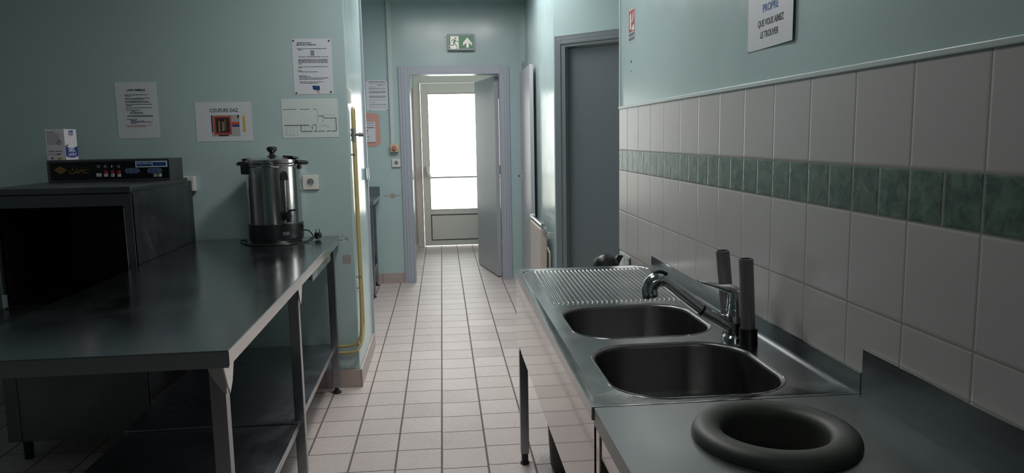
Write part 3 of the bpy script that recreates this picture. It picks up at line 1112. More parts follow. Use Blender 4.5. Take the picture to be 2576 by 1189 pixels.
for k, (px, w, s) in enumerate(((244.5, 0.024, '10'), (262, 0.019, '9'), (279, 0.016, '8'), (295.5, 0.017, '7'), (387, 0.017, 'V'), (398.5, 0.017, 'L'))):
    bm = P()
    u, v = pu(px), pv(442.5 if k < 4 else 441.5, px)
    fbox(bm, Fk, u - w / 2, u + w / 2, v - 0.008, v + 0.008, 0.006, 0.0068, 0.0003)
    lb_ = mk('number_label', bm, 'white', kb)
    bm = P()
    text_bm(bm, s, Fk, u - w * 0.28, v - 0.0048, 0.0135, w=0.0073)
    mk('digit', bm, 'ink', lb_)
for px in (330, 386.5):
    u, v = pu(px), pv(431 if px < 350 else 430, px)
    bm = P()
    pts = []
    for k in range(24):
        t = 2 * PI * k / 24
        pts.append((u + (0.021 if math.cos(t) > 0 else -0.021) + 0.0145 * math.cos(t), v + 0.0135 * math.sin(t)))
    fpoly(bm, Fk, pts, 0.006, 0.012)
    fbox(bm, Fk, u - 0.014, u - 0.0125, v - 0.013, v + 0.013, 0.012, 0.0135)
    fbox(bm, Fk, u + 0.009, u + 0.0105, v - 0.013, v + 0.013, 0.012, 0.0135)
    mk('rocker_switch', bm, 'blueswitch', kb)
bm = P()
su0, su1 = pu(339.5), pu(420.5)
sv0, sv1 = pv(422, 380) + 0.001, pv(406, 380)
fbox(bm, Fk, su0, su1, sv0, sv1, 0.0125, 0.0132)
st_ = mk('sticker', bm, 'stickersilver', kb)
bm = P()
sm = su0 + (su1 - su0) * 0.53
fbox(bm, Fk, su0 + 0.006, sm - 0.002, sv0 + 0.006, sv0 + 0.016, 0.0132, 0.0136)
fbox(bm, Fk, sm + 0.002, su1 - 0.006, sv0 + 0.006, sv1 - 0.006, 0.0132, 0.0136)
text_bm(bm, 'Ets M.BLONDIN', Fk, su0 + 0.006, sv0 + 0.019, 0.012, width=0.072, w=0.0138, bold=0.0003)
mk('sticker_print', bm, 'bluelabel', st_)

# detergent pack on top of the control box
bx0, bx1, by0, by1, bz0, bz1 = -1.942, -1.850, 3.895, 4.02, KZ1, KZ1 + 0.153
pk = thing('detergent_pack', 'white and blue paper pack of dishwasher salt standing on the control box', 'box', ((bx0 + bx1) / 2, (by0 + by1) / 2, bz0))
bm = P()
box(bm, bx0, bx1, by0, by1, bz0, bz1, 0.003)
mk('carton', bm, 'boxwhite', pk)
Fa = Fr((bx0, by0, bz0), (1, 0, 0), (0, 0, 1))
Fb = Fr((bx1, by0, bz0), (0, 1, 0), (0, 0, 1))
bm = P()
for (a, b, c, d) in ((0.014, 0.0, 0, 0),):
    pass
uu, vv, rr_ = 0.066, 0.088, 0.015
for j in range(4):
    a0, a1 = j * PI / 2, (j + 1) * PI / 2
    for (ri, ro) in ((rr_ - 0.0016, rr_),):
        fpoly(bm, Fa, [(uu + ri * math.cos(a0), vv + ri * math.sin(a0)), (uu + ro * math.cos(a0), vv + ro * math.sin(a0)), (uu + ro * math.cos(a1), vv + ro * math.sin(a1)), (uu + ri * math.cos(a1), vv + ri * math.sin(a1))], 0.0001, 0.0006)
text_bm(bm, '!', Fa, uu - 0.0025, vv - 0.007, 0.02, bold=0.0006)
bars(bm, Fa, [(0.008, 0.045, 0.136), (0.045, 0.075, 0.043), (0.01, 0.04, 0.043)], 0.003)
mk('hazard_print', bm, 'ink', pk)
bm = P()
bars(bm, Fa, [(0.01, 0.07, 0.128 - 0.006 * i) for i in range(9)], 0.0018)
bars(bm, Fa, [(0.01, 0.045, 0.033 - 0.006 * i) for i in range(2)], 0.0018)
mk('small_print', bm, 'greyink', pk)
bm = P()
fbox(bm, Fa, 0.048, 0.068, 0.028, 0.033, 0, 0.0006)
fpoly(bm, Fb, [(0.0, 0.068), (0.03, 0.068), (0.026, 0.078), (0.012, 0.074), (0.0, 0.07)], 0, 0.0004)
mk('green_mark', bm, 'greenprint', pk)
bm = P()
fbox(bm, Fa, 0.052, 0.070, 0.004, 0.014, 0, 0.0006)
fbox(bm, Fb, 0.046, 0.084, 0.118, 0.1215, 0, 0.0006)
mk('yellow_mark', bm, 'yellowink', pk)
bm = P()
pts = [(0.001 + 0.123 * k / 12, 0.069 - 0.010 * math.sin(PI * k / 12)) for k in range(13)]
pts += [(0.124 - 0.123 * k / 12, 0.019 - 0.008 * math.sin(PI * k / 12)) for k in range(13)]
fpoly(bm, Fb, pts, 0, 0.0006)
fbox(bm, Fb, 0.044, 0.088, 0.124, 0.146, 0, 0.0006)
fdisc(bm, Fa, 0.026, 0.011, 0.005, 0, 0.0006)
mk('brand_panel', bm, 'bluebox', pk)
bm = P()
text_bm(bm, 'SEL', Fb, 0.026, 0.042, 0.022, width=0.072, w=0.001, bold=0.0006)
text_bm(bm, 'LAVE-V', Fb, 0.020, 0.020, 0.022, width=0.085, w=0.001, bold=0.0004)
text_bm(bm, 'Eco', Fb, 0.048, 0.128, 0.020, width=0.036, w=0.001, bold=0.0004)
mk('brand_lettering', bm, 'boxwhite', pk)

# ================================================================== PAPERS AND FITTINGS ON THE LEFT WALL
Wf = lambda x, z: Fr((x, 4.2448, z), (1, 0, 0), (0, 0, 1))


def pin(root, F, u, v):
    bm = P()
    fdisc(bm, F, u, v, 0.0045, 0.001, 0.005, 12)
    return mk('pin', bm, 'gasket', root)


n1 = thing('wall_notice', 'white instruction sheet on the left wall above the washer, leftmost of the papers', 'paper', (-1.63, 4.244, 1.448))
F = Wf(-1.737, 1.448)
mk('sheet', fbox(P(), F, 0, 0.215, 0, 0.30, 0.0002, 0.0012), 'paper', n1, smooth=False)
bm = P()
text_bm(bm, 'LAVE VAISSELLE', F, 0.062, 0.253, 0.013, width=0.094, w=0.0018, bold=0.0006)
rows = []
for (v, a, b) in ((0.231, .048, .17), (0.224, .052, .082), (0.213, .048, .178), (0.207, .052, .152), (0.197, .048, .17), (0.191, .052, .175), (0.180, .052, .188), (0.173, .052, .085), (0.162, .048, .185), (0.150, .05, .122),
                  (0.144, .078, .098), (0.138, .07, .135), (0.132, .07, .138), (0.121, .055, .185), (0.115, .055, .188), (0.102, .052, .108), (0.096, .07, .098), (0.091, .07, .14), (0.085, .07, .182), (0.078, .07, .098)):
    rows.append((a, b, v))
bars(bm, F, rows, 0.0030, 0.0018)
mk('printed_text', bm, 'ink', n1, smooth=False)
mk('red_text', bars(P(), F, [(.046, .175, 0.068), (.05, .145, 0.062)], 0.0028, 0.0018), 'redink', n1, smooth=False)

n2 = thing('gas_shutoff_notice', 'white landscape sheet reading COUPURE GAZ with a photo and yellow arrow', 'paper', (-1.18, 4.244, 1.424))
F = Wf(-1.329, 1.424)
mk('sheet', fbox(P(), F, 0, 0.298, 0, 0.212, 0.0002, 0.0012), 'paper', n2, smooth=False)
mk('heading', text_bm(P(), 'COUPURE GAZ', F, 0.077, 0.158, 0.028, width=0.150, w=0.0018, bold=0.0002), 'ink', n2, smooth=False)
bm = P()
fbox(bm, F, 0.082, 0.232, 0.028, 0.142, 0.0012, 0.0016)
mk('photo_ground', bm, 'photo_pale', n2, smooth=False)
bm = P()
for (a, b, c, d) in ((.094, .188, .128, .137), (.094, .188, .037, .046), (.094, .104, .046, .128), (.179, .188, .046, .128), (.19, .230, .088, .104)):
    fbox(bm, F, a, b, c, d, 0.0016, 0.0021)
mk('photo_red_cabinet', bm, 'photo_red', n2, smooth=False)
bm = P()
fbox(bm, F, .104, .179, .046, .128, 0.0016, 0.0019)
fbox(bm, F, .083, .090, .05, .14, 0.0016, 0.0019)
fbox(bm, F, .118, .17, .028, .036, 0.0016, 0.0019)
fbox(bm, F, .222, .231, .125, .141, 0.0016, 0.0019)
mk('photo_dark_inside', bm, 'photo_dark', n2, smooth=False)
bm = P()
for (a, b, c, d) in ((.12, .127, .05, .11), (.138, .148, .055, .105), (.152, .156, .06, .118)):
    fbox(bm, F, a, b, c, d, 0.0019, 0.0022)
mk('photo_pipes', bm, 'photo_tan', n2, smooth=False)
mk('photo_blue_label', fbox(P(), F, .192, .230, .078, .088, 0.0016, 0.0020), 'bluebox', n2, smooth=False)
bm = P()
fpoly(bm, F, [(0.249, 0.138), (0.262, 0.138), (0.262, 0.060), (0.268, 0.060), (0.2555, 0.046), (0.243, 0.060), (0.249, 0.060)], 0.0012, 0.0018)
mk('arrow', bm, 'yellowink', n2, smooth=False)

n3 = thing('pinned_notice', 'white typed sheet held by four dark pins above the floor plan', 'paper', (-0.69, 4.244, 1.672))
F = Wf(-0.795, 1.672)
mk('sheet', fbox(P(), F, 0, 0.210, 0, 0.297, 0.0002, 0.0012), 'paper', n3, smooth=False)
bm = P()
bars(bm, F, [(.028, .105, .272), (.024, .075, .262), (.08, .13, .262)], 0.0045, 0.0018)
bars(bm, F, [(.026, .19, .242), (.032, .055, .236), (.032, .19, .199), (.03, .19, .185), (.03, .19, .180), (.03, .19, .174), (.03, .19, .168), (.03, .05, .161), (.03, .19, .146), (.03, .05, .140), (.024, .05, .124), (.03, .135, .119),
                 (.026, .07, .098), (.03, .09, .092), (.03, .19, .086), (.03, .165, .079), (.03, .16, .065), (.038, .13, .058)], 0.0026, 0.0018)
mk('printed_text', bm, 'ink', n3, smooth=False)
bm = P()
fbox(bm, F, .098, .118, .206, .234, .0012, .0017)
mk('small_photo', bm, 'greyink', n3, smooth=False)
bm = P()
fpoly(bm, F, [(.098, .046), (.138, .044), (.138, .020), (.102, .024)], .0012, .0017)
mk('blue_picture', bm, 'bluelabel', n3, smooth=False)
bm = P()
fpoly(bm, F, [(.118, .022), (.123, .022), (.135, .008), (.131, .006)], .0012, .002)
mk('red_pointer', bm, 'redink', n3, smooth=False)
for (u, v) in ((0.010, .287), (.200, .286), (.012, .008), (.198, .012)):
    pin(n3, F, u, v)

n4 = thing('floor_plan', 'laminated landscape floor plan of the building on the wall below the pinned sheet', 'plan', (-0.72, 4.244, 1.436))
F = Wf(-0.870, 1.436)
mk('sheet', fbox(P(), F, 0, 0.303, 0, 0.212, 0.0002, 0.0014), 'paperlam', n4, smooth=False)
bm = P()
def ln(u0, v0, u1, v1, t=0.0016):
    if abs(u1 - u0) >= abs(v1 - v0):
        fbox(bm, F, u0, u1, v0 - t / 2, v0 + t / 2, 0.0014, 0.0019)
    else:
        fbox(bm, F, u0 - t / 2, u0 + t / 2, min(v0, v1), max(v0, v1), 0.0014, 0.0019)
for a in range(10):
    if a not in (4, 8):
        ln(0.010 + a * .018, .155, 0.024 + a * .018, .155, 0.003)
ln(.010, .068, .145, .068, .0042); ln(.192, .155, .192, .080, .0012); ln(.198, .116, .225, .116, .0034); ln(.225, .116, .225, .106, .0034); ln(.225, .105, .292, .105, .0034)
ln(.292, .105, .292, .036, .0034); ln(.100, .066, .100, .036, .0034); ln(.100, .034, .162, .034, .0040); ln(.170, .034, .185, .034, .0040); ln(.192, .034, .228, .034, .0034); ln(.238, .034, .262, .034, .0034); ln(.268, .034, .292, .034, .0040)
ln(.162, .066, .162, .044, .0028); ln(.182, .066, .182, .036, .0028); ln(.164, .070, .186, .070, .003)
mk('plan_walls', bm, 'gasket', n4, smooth=False)
bm = P()
for k in range(26):
    u, v = random.uniform(.198, .285), random.uniform(.042, .098)
    fbox(bm, F, u, u + random.uniform(.002, .012), v, v + .0012, 0.0014, 0.0018)
for k in range(12):
    u, v = random.uniform(.104, .155), random.uniform(.04, .062)
    fbox(bm, F, u, u + random.uniform(.002, .01), v, v + .0014, 0.0014, 0.0018)
for k in range(9):
    fbox(bm, F, .018 + (k % 3) * .018, .03 + (k % 3) * .018, .018 + (k // 3) * .013, .0195 + (k // 3) * .013, 0.0014, 0.0018)
for (a, b, c, d) in ((.015, .08, .012, .0128), (.015, .08, .058, .0588), (.015, .0158, .012, .058), (.08, .0808, .012, .058), (.192, .29, .122, .1228), (.06, .062, .1, .104), (.13, .132, .1, .104), (.095, .099, .085, .0862)):
    fbox(bm, F, a, b, c, d, 0.0014, 0.0018)
mk('plan_details', bm, 'greyink', n4, smooth=False)


def socket(root, F, s=0.085, t=0.012):
    bm = P()
    fbox(bm, F, 0, s, 0, s * 0.96, 0, t, 0.003)
    mk('cover_plate', bm, 'white', root)
    c = s / 2
    bm = P()
    n = 28
    for k in range(n):
        a0, a1 = 2 * PI * k / n, 2 * PI * (k + 1) / n
        for (ra, rb, wa, wb) in ((.0235, .0235, t, t + .0025), (.0235, .0205, t + .0025, t + .0025), (.0205, .0195, t + .0025, t + .0004)):
            bm.faces.new([bm.verts.new(F(c + ra * math.cos(a0), c + ra * math.sin(a0), wa)), bm.verts.new(F(c + ra * math.cos(a1), c + ra * math.sin(a1), wa)),
                          bm.verts.new(F(c + rb * math.cos(a1), c + rb * math.sin(a1), wb)), bm.verts.new(F(c + rb * math.cos(a0), c + rb * math.sin(a0), wb))])
    bmesh.ops.remove_doubles(bm, verts=bm.verts[:], dist=1e-5)
    mk('collar', bm, 'white', root)
    bm = P()
    fdisc(bm, F, c, c, .0196, t, t + 0.0005)
    mk('recess', bm, 'greyink', root)
    bm = P()
    fdisc(bm, F, c - .0095, c, .0027, t, t + 0.0009, 10)
    fdisc(bm, F, c + .0095, c, .0027, t, t + 0.0009, 10)
    cyl(bm, F(c, c + .009, t), F(c, c + .009, t + .012), .0022, seg=8)
    mk('pin_holes', bm, 'gasket', root)


s1 = thing('wall_socket', 'white electrical socket on the left wall just right of the boiler', 'socket', (-0.733, 4.244, 1.15))
F = Wf(-0.776, 1.149)
socket(s1, F, 0.084)
mk('painted_shade_strip', box(P(), -0.772, -0.690, 4.2425, 4.2448, 1.146, 1.152), 'gasket', s1)  # dark strip laid in as the shade under the cover plate
s2 = thing('junction_box', 'white plastic box on the left wall behind the washer corner', 'socket', (-1.38, 4.244, 1.156))
bm = P()
box(bm, -1.430, -1.349, 4.205, 4.2448, 1.158, 1.238, 0.004)
mk('cover_plate', bm, 'white', s2)
mk('back_box', box(P(), -1.42, -1.353, 4.214, 4.244, 1.148, 1.158), 'gasket', s2)

o = mk('plaster_patch', fbox(P(), Wf(-0.577, 0.727), 0, 0.043, 0, 0.022, 0.0001, 0.0009), 'plaster')
bm = P()
F = Wf(-0.577, 0.725)
fbox(bm, F, 0.0, 0.044, 0.026, 0.050, 0.0001, 0.0009)
fpoly(bm, F, [(0.0, 0.0), (0.044, 0.001), (0.045, 0.023), (0.03, 0.0245), (0.018, 0.023), (0.0, 0.024)], 0.0001, 0.0009)
bpy.data.objects.remove(o)
tag(mk('plaster_patch', bm, 'plaster', smooth=False), 'small square bare plaster mark low on the left wall end beside the table', 'wall mark')
bm = P()
F = Wf(-0.60, 0.855)
for k in range(9):
    u, v = random.uniform(0, .07), random.uniform(0, .028)
    fpoly(bm, F, [(u, v), (u + random.uniform(.004, .014), v + .001), (u + .008, v + random.uniform(.003, .008)), (u - .002, v + .004)], 0.0001, 0.0007)
tag(mk('paint_scuff', bm, 'plaster', smooth=False), 'chipped paint on the left wall just above the table corner', 'wall mark')

# light switch on the pier side
sw = thing('light_switch', 'small flat switch plate on the side of the pier above the yellow pipes', 'switch', (-0.505, 4.25, 1.63))
bm = P()
box(bm, -0.5098, -0.501, 4.262, 4.345, 1.622, 1.70, 0.002)
mk('switch_plate', bm, 'white', sw)
bm = P()
box(bm, -0.501, -0.497, 4.272, 4.335, 1.632, 1.69, 0.0015)
mk('rocker', bm, 'white_trim', sw)

# gas pipes
gp_ = thing('gas_pipe', 'pair of yellow gas pipes looping up the side of the pier', 'pipe', (-0.49, 4.34, 0.20))
PX, PR = -0.494, 0.0085
bm = P()
ya, yb = 4.300, 4.375
path = [(-1.30, 4.222, 0.250), (-0.9, 4.222, 0.250), (-0.60, 4.222, 0.250)]
path += bezier((-0.575, 4.222, 0.250), (-0.492, 4.218, 0.250), (-0.490, 4.232, 0.34), 8)
path += [(-0.490, 4.262, 0.46), (PX + 0.002, 4.290, 0.62), (PX, ya, 0.9), (PX, ya, 1.56)]
n = 8
path += [(PX, (ya + yb) / 2 - (yb - ya) / 2 * math.cos(PI * k / n), 1.56 + (yb - ya) / 2 * math.sin(PI * k / n)) for k in range(1, n)]
path += [(PX, yb, 1.56), (PX, yb, 0.9), (PX + 0.003, yb - 0.02, 0.55)]
path += bezier((PX + 0.006, 4.33, 0.36), (-0.476, 4.20, 0.218), (-0.55, 4.203, 0.216), 8)
path += [(-0.62, 4.203, 0.216), (-0.9, 4.203, 0.216), (-1.30, 4.203, 0.216)]
tube(bm, path, PR, 12)
mk('pipe_run', bm, 'pipe', gp_)
bm = P()
cyl(bm, (PX, ya, 1.425), (PX, ya, 1.475), 0.012, seg=12)
cyl(bm, (PX - 0.014, ya, 1.448), (PX + 0.03, ya, 1.448), 0.0075, seg=12)
for z in (1.418, 1.476):
    cyl(bm, (PX, ya, z - 0.006), (PX, ya, z + 0.006), 0.0145, seg=6)
cyl(bm, (PX + 0.03, ya, 1.448), (PX + 0.058, ya, 1.448), 0.012, 0.010, seg=12)
mk('valve', bm, 'brass', gp_)
for z in (1.337, 0.640, 0.575):
    bm = P()
    y = ya if z > 0.7 else 4.288
    cyl(bm, (-0.5098, y - 0.02, z), (PX, y - 0.006, z), 0.004, seg=8)
    cyl(bm, (PX, y, z - 0.005), (PX, y, z + 0.005), 0.0112, seg=12)
    mk('pipe_clip', bm, 'brass', gp_)

# ================================================================== FAR WALL (y = 7.4)
Ff = lambda x, z: Fr((x, 7.3998, z), (1, 0, 0), (0, 0, 1))
n5 = thing('safety_rules_sheet', 'pinned typed sheet on the far wall above the orange safety card', 'paper', (-0.605, 7.399, 1.70))
F = Ff(-0.712, 1.695)
mk('sheet', fbox(P(), F, 0, 0.208, 0, 0.292, 0.0004, 0.0016), 'paper', n5, smooth=False)
bm = P()
bars(bm, F, [(.03, .19, .272)], 0.006, 0.0024)
mk('heading', bm, 'ink', n5, smooth=False)
bm = P()
bars(bm, F, [(.03, .19, v) for v in (.256, .212, .206, .186, .178, .172, .166, .140, .134, .128, .122, .100, .06, .052, .03)] + [(.11, .19, .244), (.11, .17, .236), (.03, .1, .226), (.03, .09, .078)], 0.004, 0.0024)
mk('printed_text', bm, 'greyink', n5, smooth=False)
for (u, v) in ((.008, .288), (.20, .288), (.03, .004), (.2, .006)):
    pin(n5, F, u, v)

n6 = thing('safety_card', 'orange red card headed SECURITE with white form, low on the far wall', 'sign', (-0.68, 7.399, 1.35))
F = Ff(-0.80, 1.350)
bm = P()
fpoly(bm, F, [(0, 0), (0.175, 0.004), (0.178, 0.022), (0.212, 0.024), (0.205, 0.305), (0.19, 0.315), (0.11, 0.325), (0, 0.322)], 0.0004, 0.003)
mk('card', bm, 'redcard', n6, smooth=False)
mk('heading', text_bm(P(), 'SECURITE', F, 0.020, 0.252, 0.027, width=0.150, w=0.0036), 'photo_pale', n6, smooth=False)
bm = P()
fbox(bm, F, 0.068, 0.163, 0.048, 0.240, 0.003, 0.0042)
fbox(bm, F, 0.0, 0.055, 0.048, 0.235, 0.003, 0.0042)
mk('form', bm, 'paper', n6, smooth=False)
bm = P()
bars(bm, F, [(.08, .15, .226)], 0.005, 0.0050)
for k in range(4):
    fpoly(bm, F, [(.085 + k * .017, .196), (.089 + k * .017, .196), (.096 + k * .017, .212), (.092 + k * .017, .214)], 0.0042, 0.005)
bars(bm, F, [(.078, .155, .184), (.078, .15, .18), (.08, .10, .10), (.08, .105, .092), (.082, .09, .066), (.10, .108, .066)], 0.004, 0.0050)
fbox(bm, F, .078, .084, .122, .140, 0.0042, 0.005)
bars(bm, F, [(.02, .165, .036)], 0.004, 0.0040)
mk('form_print', bm, 'gasket', n6, smooth=False)
mk('red_square', fbox(P(), F, .076, .092, .148, .164, 0.0042, 0.005), 'photo_red', n6, smooth=False)

cnd = thing('cable_conduit', 'white plastic cable trunking running down the far wall to the stop switch', 'conduit', (-0.465, 7.39, 1.37))
bm = P()
box(bm, -0.492, -0.448, 7.372, 7.3995, 1.372, CEIL, 0.002)
mk('trunking', bm, 'white_trim', cnd)
mk('trunking_seam', box(P(), -0.473, -0.469, 7.370, 7.3725, 1.372, CEIL), 'white', cnd)
es = thing('stop_switch', 'yellow box with round red push button under the cable trunking', 'switch', (-0.455, 7.38, 1.297))
bm = P()
box(bm, -0.497, -0.418, 7.345, 7.3995, 1.297, 1.371, 0.004)
mk('switch_box', bm, 'yellowbox', es)
bm = P()
F = Fr((-0.497, 7.345, 1.297), (1, 0, 0), (0, 0, 1))
fdisc(bm, F, 0.037, 0.037, 0.024, 0, 0.012)
fdisc(bm, F, 0.037, 0.037, 0.018, 0.012, 0.02)
mk('push_button', bm, 'redbutton', es)
bm = P()
fdisc(bm, F, 0.069, 0.022, 0.004, 0, 0.001, 10)
mk('lock_hole', bm, 'gasket', es)
s3 = thing('wall_socket', 'white electrical socket on the far wall under the yellow stop switch', 'socket', (-0.445, 7.39, 1.15))
socket(s3, Ff(-0.489, 1.149), 0.083, 0.02)
bm = P()
F = Ff(-0.585, 0.845)
for k in range(16):
    u = 0.002 + k * 0.0105
    h = 0.018 + 0.018 * math.exp(-((u - 0.085) / 0.03) ** 2) + random.uniform(-.004, .004)
    fpoly(bm, F, [(u, .024 - h / 2), (u + .006, .024 - h / 2 + .003), (u + .007, .024 + h / 2), (u + .001, .024 + h / 2 - .002)], 0.0003, 0.0012)
fpoly(bm, F, [(.07, .0), (.10, -.004), (.112, .02), (.10, .05), (.078, .054), (.064, .03)], 0.0003, 0.0010)
tag(mk('wall_scar', bm, 'plaster', smooth=False), 'brown plaster scar on the far wall right of the small steel table', 'wall mark')

# exit sign
ex = thing('exit_sign', 'green and white running man emergency exit sign above the open grey door', 'sign', (0.215, 7.39, 2.253))
bm = P()
box(bm, 0.084, 0.345, 7.335, 7.3995, 2.253, 2.404, 0.006)
mk('housing', bm, 'greydoor', ex)
F = Fr((0.084, 7.335, 2.253), (1, 0, 0), (0, 0, 1))
bm = P()
fbox(bm, F, 0.012, 0.249, 0.016, 0.138, 0, 0.002)
mk('green_face', bm, 'signgreen', ex, smooth=False)
S_ = 0.261 / (1410 - 375)
def eu(px): return (px - 375) * S_
def ev(py): return (830 - py) * S_ * 1.0 + 0.003
bm = P()
fpoly(bm, F, [(eu(485), ev(320)), (eu(800), ev(320)), (eu(800), ev(775)), (eu(785), ev(788)), (eu(470), ev(788)), (eu(492), ev(740)), (eu(440), ev(670)), (eu(470), ev(640)), (eu(485), ev(640))][::-1], 0.002, 0.0026)
fpoly(bm, F, [(eu(1127), ev(370)), (eu(1300), ev(580)), (eu(1300), ev(680)), (eu(1180), ev(560)), (eu(1180), ev(745)), (eu(1085), ev(745)), (eu(1085), ev(560)), (eu(965), ev(680)), (eu(965), ev(560))][::-1], 0.002, 0.0026)
mk('white_symbols', bm, 'signwhite', ex, smooth=False)
bm = P()
def limb(pts, w, w0=0.0026, w1=0.0032):
    for (a, b), (c, d) in zip(pts, pts[1:]):
        dx, dy = c - a, d - b
        L = math.hypot(dx, dy)
        nx, ny = -dy / L * w / 2, dx / L * w / 2
        fpoly(bm, F, [(eu(a + nx), ev(b + ny)), (eu(c + nx), ev(d + ny)), (eu(c - nx), ev(d - ny)), (eu(a - nx), ev(b - ny))], w0, w1)
        fdisc(bm, F, eu(c), ev(d), w / 2 * S_, w0, w1 + 0.0001, 10)
fdisc(bm, F, eu(682), ev(397), 31 * S_, 0.0026, 0.0032)
limb([(530, 525), (575, 450), (650, 450)], 24)
limb([(660, 460), (730, 522), (800, 522)], 24)
limb([(655, 460), (625, 560)], 72)
limb([(605, 560), (605, 658), (470, 655)], 28)
limb([(645, 570), (735, 725)], 28)
limb([(700, 782), (740, 760)], 22)
mk('running_figure', bm, 'signgreen', ex, smooth=False)
mk('cable_stub', cyl(P(), (0.062, 7.3995, 2.385), (0.062, 7.392, 2.385), 0.006, seg=10), 'white', ex)

# small steel table in the side recess, seen past the pier
t2 = thing('side_table', 'narrow stainless steel side table behind the yellow piped pier at the far wall', 'table', (-1.0, 7.0, 0))
bm = P()
box(bm, -1.5, -0.617, 6.655, 7.375, 0.842, 0.882, 0.003)
box(bm, -1.5, -0.617, 7.36, 7.375, 0.882, 0.965, 0.003)
mk('tabletop', bm, 'table', t2)
for (x, y) in ((-0.677, 6.70), (-0.697, 7.26), (-1.49, 6.70), (-1.49, 7.26)):
    bm = P()
    box(bm, x, x + 0.042, y, y + 0.042, 0.035, 0.842, 0.003)
    lg = mk('leg', bm, 'leg', t2)
    bm = P()
    lathe(bm, [(0, 0), (0.028, 0), (0.028, 0.007), (0.012, 0.018), (0.010, 0.036), (0, 0.036)], x + 0.021, y + 0.021, 16)
    mk('foot', bm, 'black', lg)
bm = P()
box(bm, -1.45, -0.655, 6.735, 7.30, 0.20, 0.235, 0.003)
mk('undershelf', bm, 'leg', t2)

# radiator on the right pier
rd = thing('radiator', 'cream panel radiator with chrome top rail on the right hand wall of the passage', 'radiator', (0.75, 5.75, 0.12))
bm = P()
box(bm, 0.708, 0.760, 5.45, 6.08, 0.12, 0.742, 0.010)
pn = mk('panel', bm, 'radiator', rd)
for z in (0.22, 0.64):
    for y in (5.60, 5.93):
        mk('wall_bracket', box(P(), 0.760, 0.7995, y, y + 0.03, z, z + 0.05), 'white', rd)
bm = P()
cyl(bm, (0.728, 5.44, 0.766), (0.728, 6.09, 0.766), 0.016)
mk('top_rail', bm, 'chrome', rd)
bm = P()
cyl(bm, (0.745, 5.405, 0.716), (0.745, 5.452, 0.716), 0.014, 0.018)
cyl(bm, (0.745, 5.40, 0.716), (0.745, 5.406, 0.716), 0.007)
mk('valve_cap', bm, 'chrome', rd)
bm = P()
lathe(bm, [(0.018, 0), (0.024, 0.004), (0.024, 0.016), (0.018, 0.02)], 0, 0, 20, closed=True)
bmesh.ops.rotate(bm, verts=bm.verts[:], matrix=Matrix.Rotation(-PI / 2, 3, 'X'))
bmesh.ops.translate(bm, verts=bm.verts[:], vec=(0.728, 6.07, 0.766))
mk('rail_ring', bm, 'white', rd)
bm = P()
cyl(bm, (0.775, 5.42, 0.0), (0.775, 5.42, 0.56), 0.007, seg=10)
cyl(bm, (0.775, 5.42, 0.56), (0.762, 5.452, 0.60), 0.007, seg=10)
mk('feed_pipe', bm, 'radiator', rd)

# ================================================================== RIGHT WALL FITTINGS
Wr = lambda y, z: Fr((0.9098, y, z), (0, -1, 0), (0, 0, 1))
fs = thing('extinguisher_sign', 'narrow red and white fire extinguisher sign near the end of the right wall', 'sign', (0.909, 3.545, 1.855))
F = Wr(3.598, 1.855)
mk('board', fbox(P(), F, 0, 0.106, 0, 0.150, 0, 0.0015), 'white', fs, smooth=False)
bm = P()
fbox(bm, F, 0.003, 0.103, 0.046, 0.146, 0.0015, 0.002)
mk('red_field', bm, 'signred', fs, smooth=False)
bm = P()
fbox(bm, F, 0.022, 0.048, 0.058, 0.122, 0.002, 0.0025)
fpoly(bm, F, [(0.024, 0.122), (0.046, 0.122), (0.040, 0.132), (0.030, 0.132)], 0.002, 0.0025)
fpoly(bm, F, [(0.058, 0.092), (0.066, 0.085), (0.080, 0.098), (0.090, 0.112), (0.090, 0.128), (0.082, 0.134), (0.078, 0.122), (0.072, 0.108)], 0.002, 0.0025)
fpoly(bm, F, [(0.062, 0.050), (0.100, 0.050), (0.100, 0.070), (0.085, 0.078), (0.078, 0.070), (0.062, 0.066)], 0.002, 0.0025)
mk('extinguisher_symbol', bm, 'white', fs, smooth=False)
bm = P()
fbox(bm, F, 0.003, 0.103, 0.025, 0.042, 0.0015, 0.002)
fbox(bm, F, 0.003, 0.103, 0.006, 0.021, 0.0015, 0.002)
mk('lower_strips', bm, 'signgrey', fs, smooth=False)

bm = P()
F = Wr(3.556, 1.757)
fdisc(bm, F, 0.0, 0.007, 0.006, 0.0, 0.0012, 12, ru=0.009)
o = tag(mk('screw_hole', bm, 'gasket', smooth=False), 'upper dark screw hole in the right wall below the extinguisher sign', 'screw hole')
bm = P()
F = Wr(3.556, 1.716)
fdisc(bm, F, 0.0, 0.004, 0.004, 0.0, 0.0012, 12, ru=0.005)
tag(mk('screw_hole', bm, 'greyink', smooth=False), 'lower small screw hole in the right wall, above the tile edge', 'screw hole')

cs = thing('cleanliness_notice', 'white portrait notice reading PROPRE high on the right wall above the tiles', 'paper', (0.909, 2.03, 1.652))
F = Wr(2.180, 1.652)
bm = P()
# sheet leaning slightly off the wall along its right side
vs = []
for i in range(7):
    u = 0.297 * i / 6
    w = 0.001 + 0.006 * (i / 6) ** 2
    vs.append((F(u, 0, w), F(u, 0.32, w)))
for (a, b), (c, d) in zip(vs, vs[1:]):
    bm.faces.new([bm.verts.new(q) for q in (a, c, d, b)])
bmesh.ops.remove_doubles(bm, verts=bm.verts[:], dist=1e-6)
gz = bmesh.ops.extrude_face_region(bm, geom=bm.faces[:])
bmesh.ops.translate(bm, verts=[v for v in gz['geom'] if isinstance(v, bmesh.types.BMVert)], vec=F.n * 0.0006)
mk('sheet', bm, 'paper', cs)


class Curl(Fr):
    """frame that follows the curl of the sheet"""
    def __call__(q, u, v, w=0.0):
        return Fr.__call__(q, u, v, w + 0.0018 + 0.006 * (max(0.0, u) / 0.297) ** 2)


